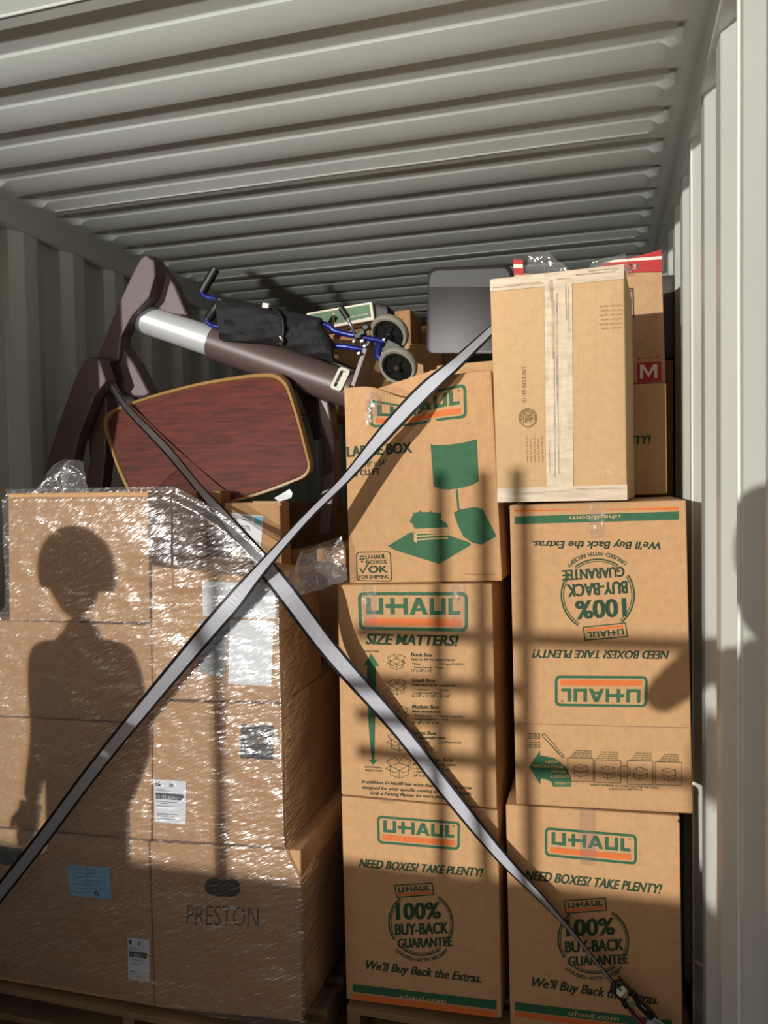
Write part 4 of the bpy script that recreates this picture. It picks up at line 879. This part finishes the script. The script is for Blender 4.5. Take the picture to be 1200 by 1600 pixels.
# ------------------------------------------------------------------ lashing straps
def strap(label, pts, wid=.054):
    """pts: x, y, Y, apparent width ratio, side (which way the depth turns)"""
    t = empty('lashing_strap', at(pts[0][0], pts[0][1], pts[0][2])); tag(t, label, 'strap', 'crossed lashing straps')
    S_ = smooth_path(pts, 8); C3 = [at(q[0], q[1], q[2]) for q in S_]; Wv = []
    for k, q in enumerate(S_):
        d = (C3[min(k+1, len(C3)-1)] - C3[max(k-1, 0)]).normalized(); view = (C3[k]-CAM).normalized()
        n = d.cross(view).normalized(); dp = n.cross(d).normalized(); c = max(-1, min(1, q[3])); s_ = math.sqrt(1-c*c)*q[4]
        if n.x > 0: n = -n
        Wv.append((n*c + dp*s_)*wid/2)
    def band(a, b_, nm, m, off):
        mb = MB(); rows = [[], []]
        nr = [Wv[k].cross(C3[min(k+1, len(C3)-1)]-C3[max(k-1, 0)]).normalized() for k in range(len(C3))]
        rows = [[C3[k] + Wv[k]*a + nr[k]*o_, C3[k] + Wv[k]*b_ + nr[k]*o_, C3[k] + Wv[k]*b_ - nr[k]*o_, C3[k] + Wv[k]*a - nr[k]*o_] for k, o_ in ((k, off) for k in range(len(C3)))]
        return mb.grid(rows, 0, True).build(nm, m, t)
    band(-.72, .72, 'webbing', 'strap_grey', .0009); band(-1, -.70, 'black_edge', 'strap_black', .0012); band(.70, 1, 'black_edge', 'strap_black', .0012); return t
strap('grey strap with black edges rising from lower left to upper right', [(-30,1432,1.86,.8,-1),(60,1318,1.87,.78,-1),(150,1198,1.88,.78,-1),(250,1075,1.885,.84,-1),(330,980,1.89,.92,-.6),(365,940,1.89,.92,.6),(412,884,1.895,.58,1),(480,808,1.94,.40,1),(540,748,2.0,.46,1),(600,678,2.04,.75,1),(660,614,2.08,.85,1),(715,565,2.12,.62,1),(778,506,2.40,.45,1)])
strap('grey strap with black edges falling from upper left to the ratchet', [(158,572,2.44,.3,-1),(180,612,2.43,.3,-1),(205,645,2.40,.45,-1),(258,700,2.36,.55,-1),(310,762,2.27,.5,-1),(352,810,2.16,.75,-1),(410,880,1.96,.95,-1),(450,930,1.915,1,0),(520,1022,2.02,.98,1),(620,1135,2.085,.85,1),(700,1237,2.09,.8,1),(780,1335,2.085,.6,1),(850,1408,2.07,.32,1),(900,1464,2.06,.16,1),(965,1545,2.05,.14,1)])
# ratchet buckle
rc = empty('ratchet_buckle', at(985, 1570, 2.05)); tag(rc, 'black ratchet buckle with red webbing in front of the bottom right box', 'ratchet')
d_ = (at(1030,1606,2.03)-at(970,1545,2.05)).normalized(); vw = fw; sd_ = d_.cross(vw).normalized()
cR = at(990, 1566, 2.045)
for s_ in (-1, 1): MB().obox(cR + sd_*.017*s_, d_*.055, vw*.016, sd_*.002).build('side_plate', 'ratchet_black', rc, bevel=.001)
MB().tube([cR - d_*.014 - sd_*.024 - vw*.006, cR - d_*.014 + sd_*.024 - vw*.006], .009, 16).build('spool', 'ratchet_black', rc, smooth=True)
MB().tube([cR - d_*.016 - vw*.030, cR - d_*.016 - vw*.010], [.009, .014], 18).build('bolt', 'chrome', rc, smooth=True)
MB().tube([cR - d_*.055 + sd_*.016 - vw*.01, cR - d_*.066 - vw*.012, cR - d_*.055 - sd_*.016 - vw*.01], .009, 12).build('handle_grip', 'rubber_black', rc, smooth=True)
MB().obox(cR - d_*.046 - vw*.012, d_*.010, sd_*.013, vw*.003).build('handle_plate', 'cream', rc, bevel=.002)
MB().obox(cR + d_*.028 + sd_*.008 - vw*.010, d_*.042, sd_*.008, vw*.004).build('handle', 'ratchet_black', rc, bevel=.002)
MB().obox(cR + d_*.034 - sd_*.018 - vw*.008, d_*.035, sd_*.007, vw*.004).build('red_webbing', 'strap_red', rc, bevel=.002)
MB().obox(cR + d_*.075 - vw*.008, d_*.030, sd_*.018, vw*.006).build('release_lever', 'paper_grey', rc, bevel=.003)
for s_ in (-1, 1): MB().tube([cR + sd_*.012*s_ - vw*.018 + d_*.005, cR + sd_*.012*s_ - vw*.018 + d_*.022], .0022, 8).build('pawl_spring', 'chrome', rc, smooth=True)
# torn scrap by the right wall
mb = MB(); mb.grid([[at(1066+22*math.sin(math.pi*j/8)+i*1.5, 1481+j*3.2, 2.25+.02*i) for i in range(3)] for j in range(9)]); mb.tube([at(1086,1500,2.27), at(1094,1506,2.27), at(1103,1512,2.27)], .004, 6)
o = mb.build('torn_tape', 'chip', fix=False); tag(o, 'torn tan tape end sticking out beside the bottom right box', 'tape')
for o in bpy.data.objects:
    if '_shift' in o: del o['_shift']
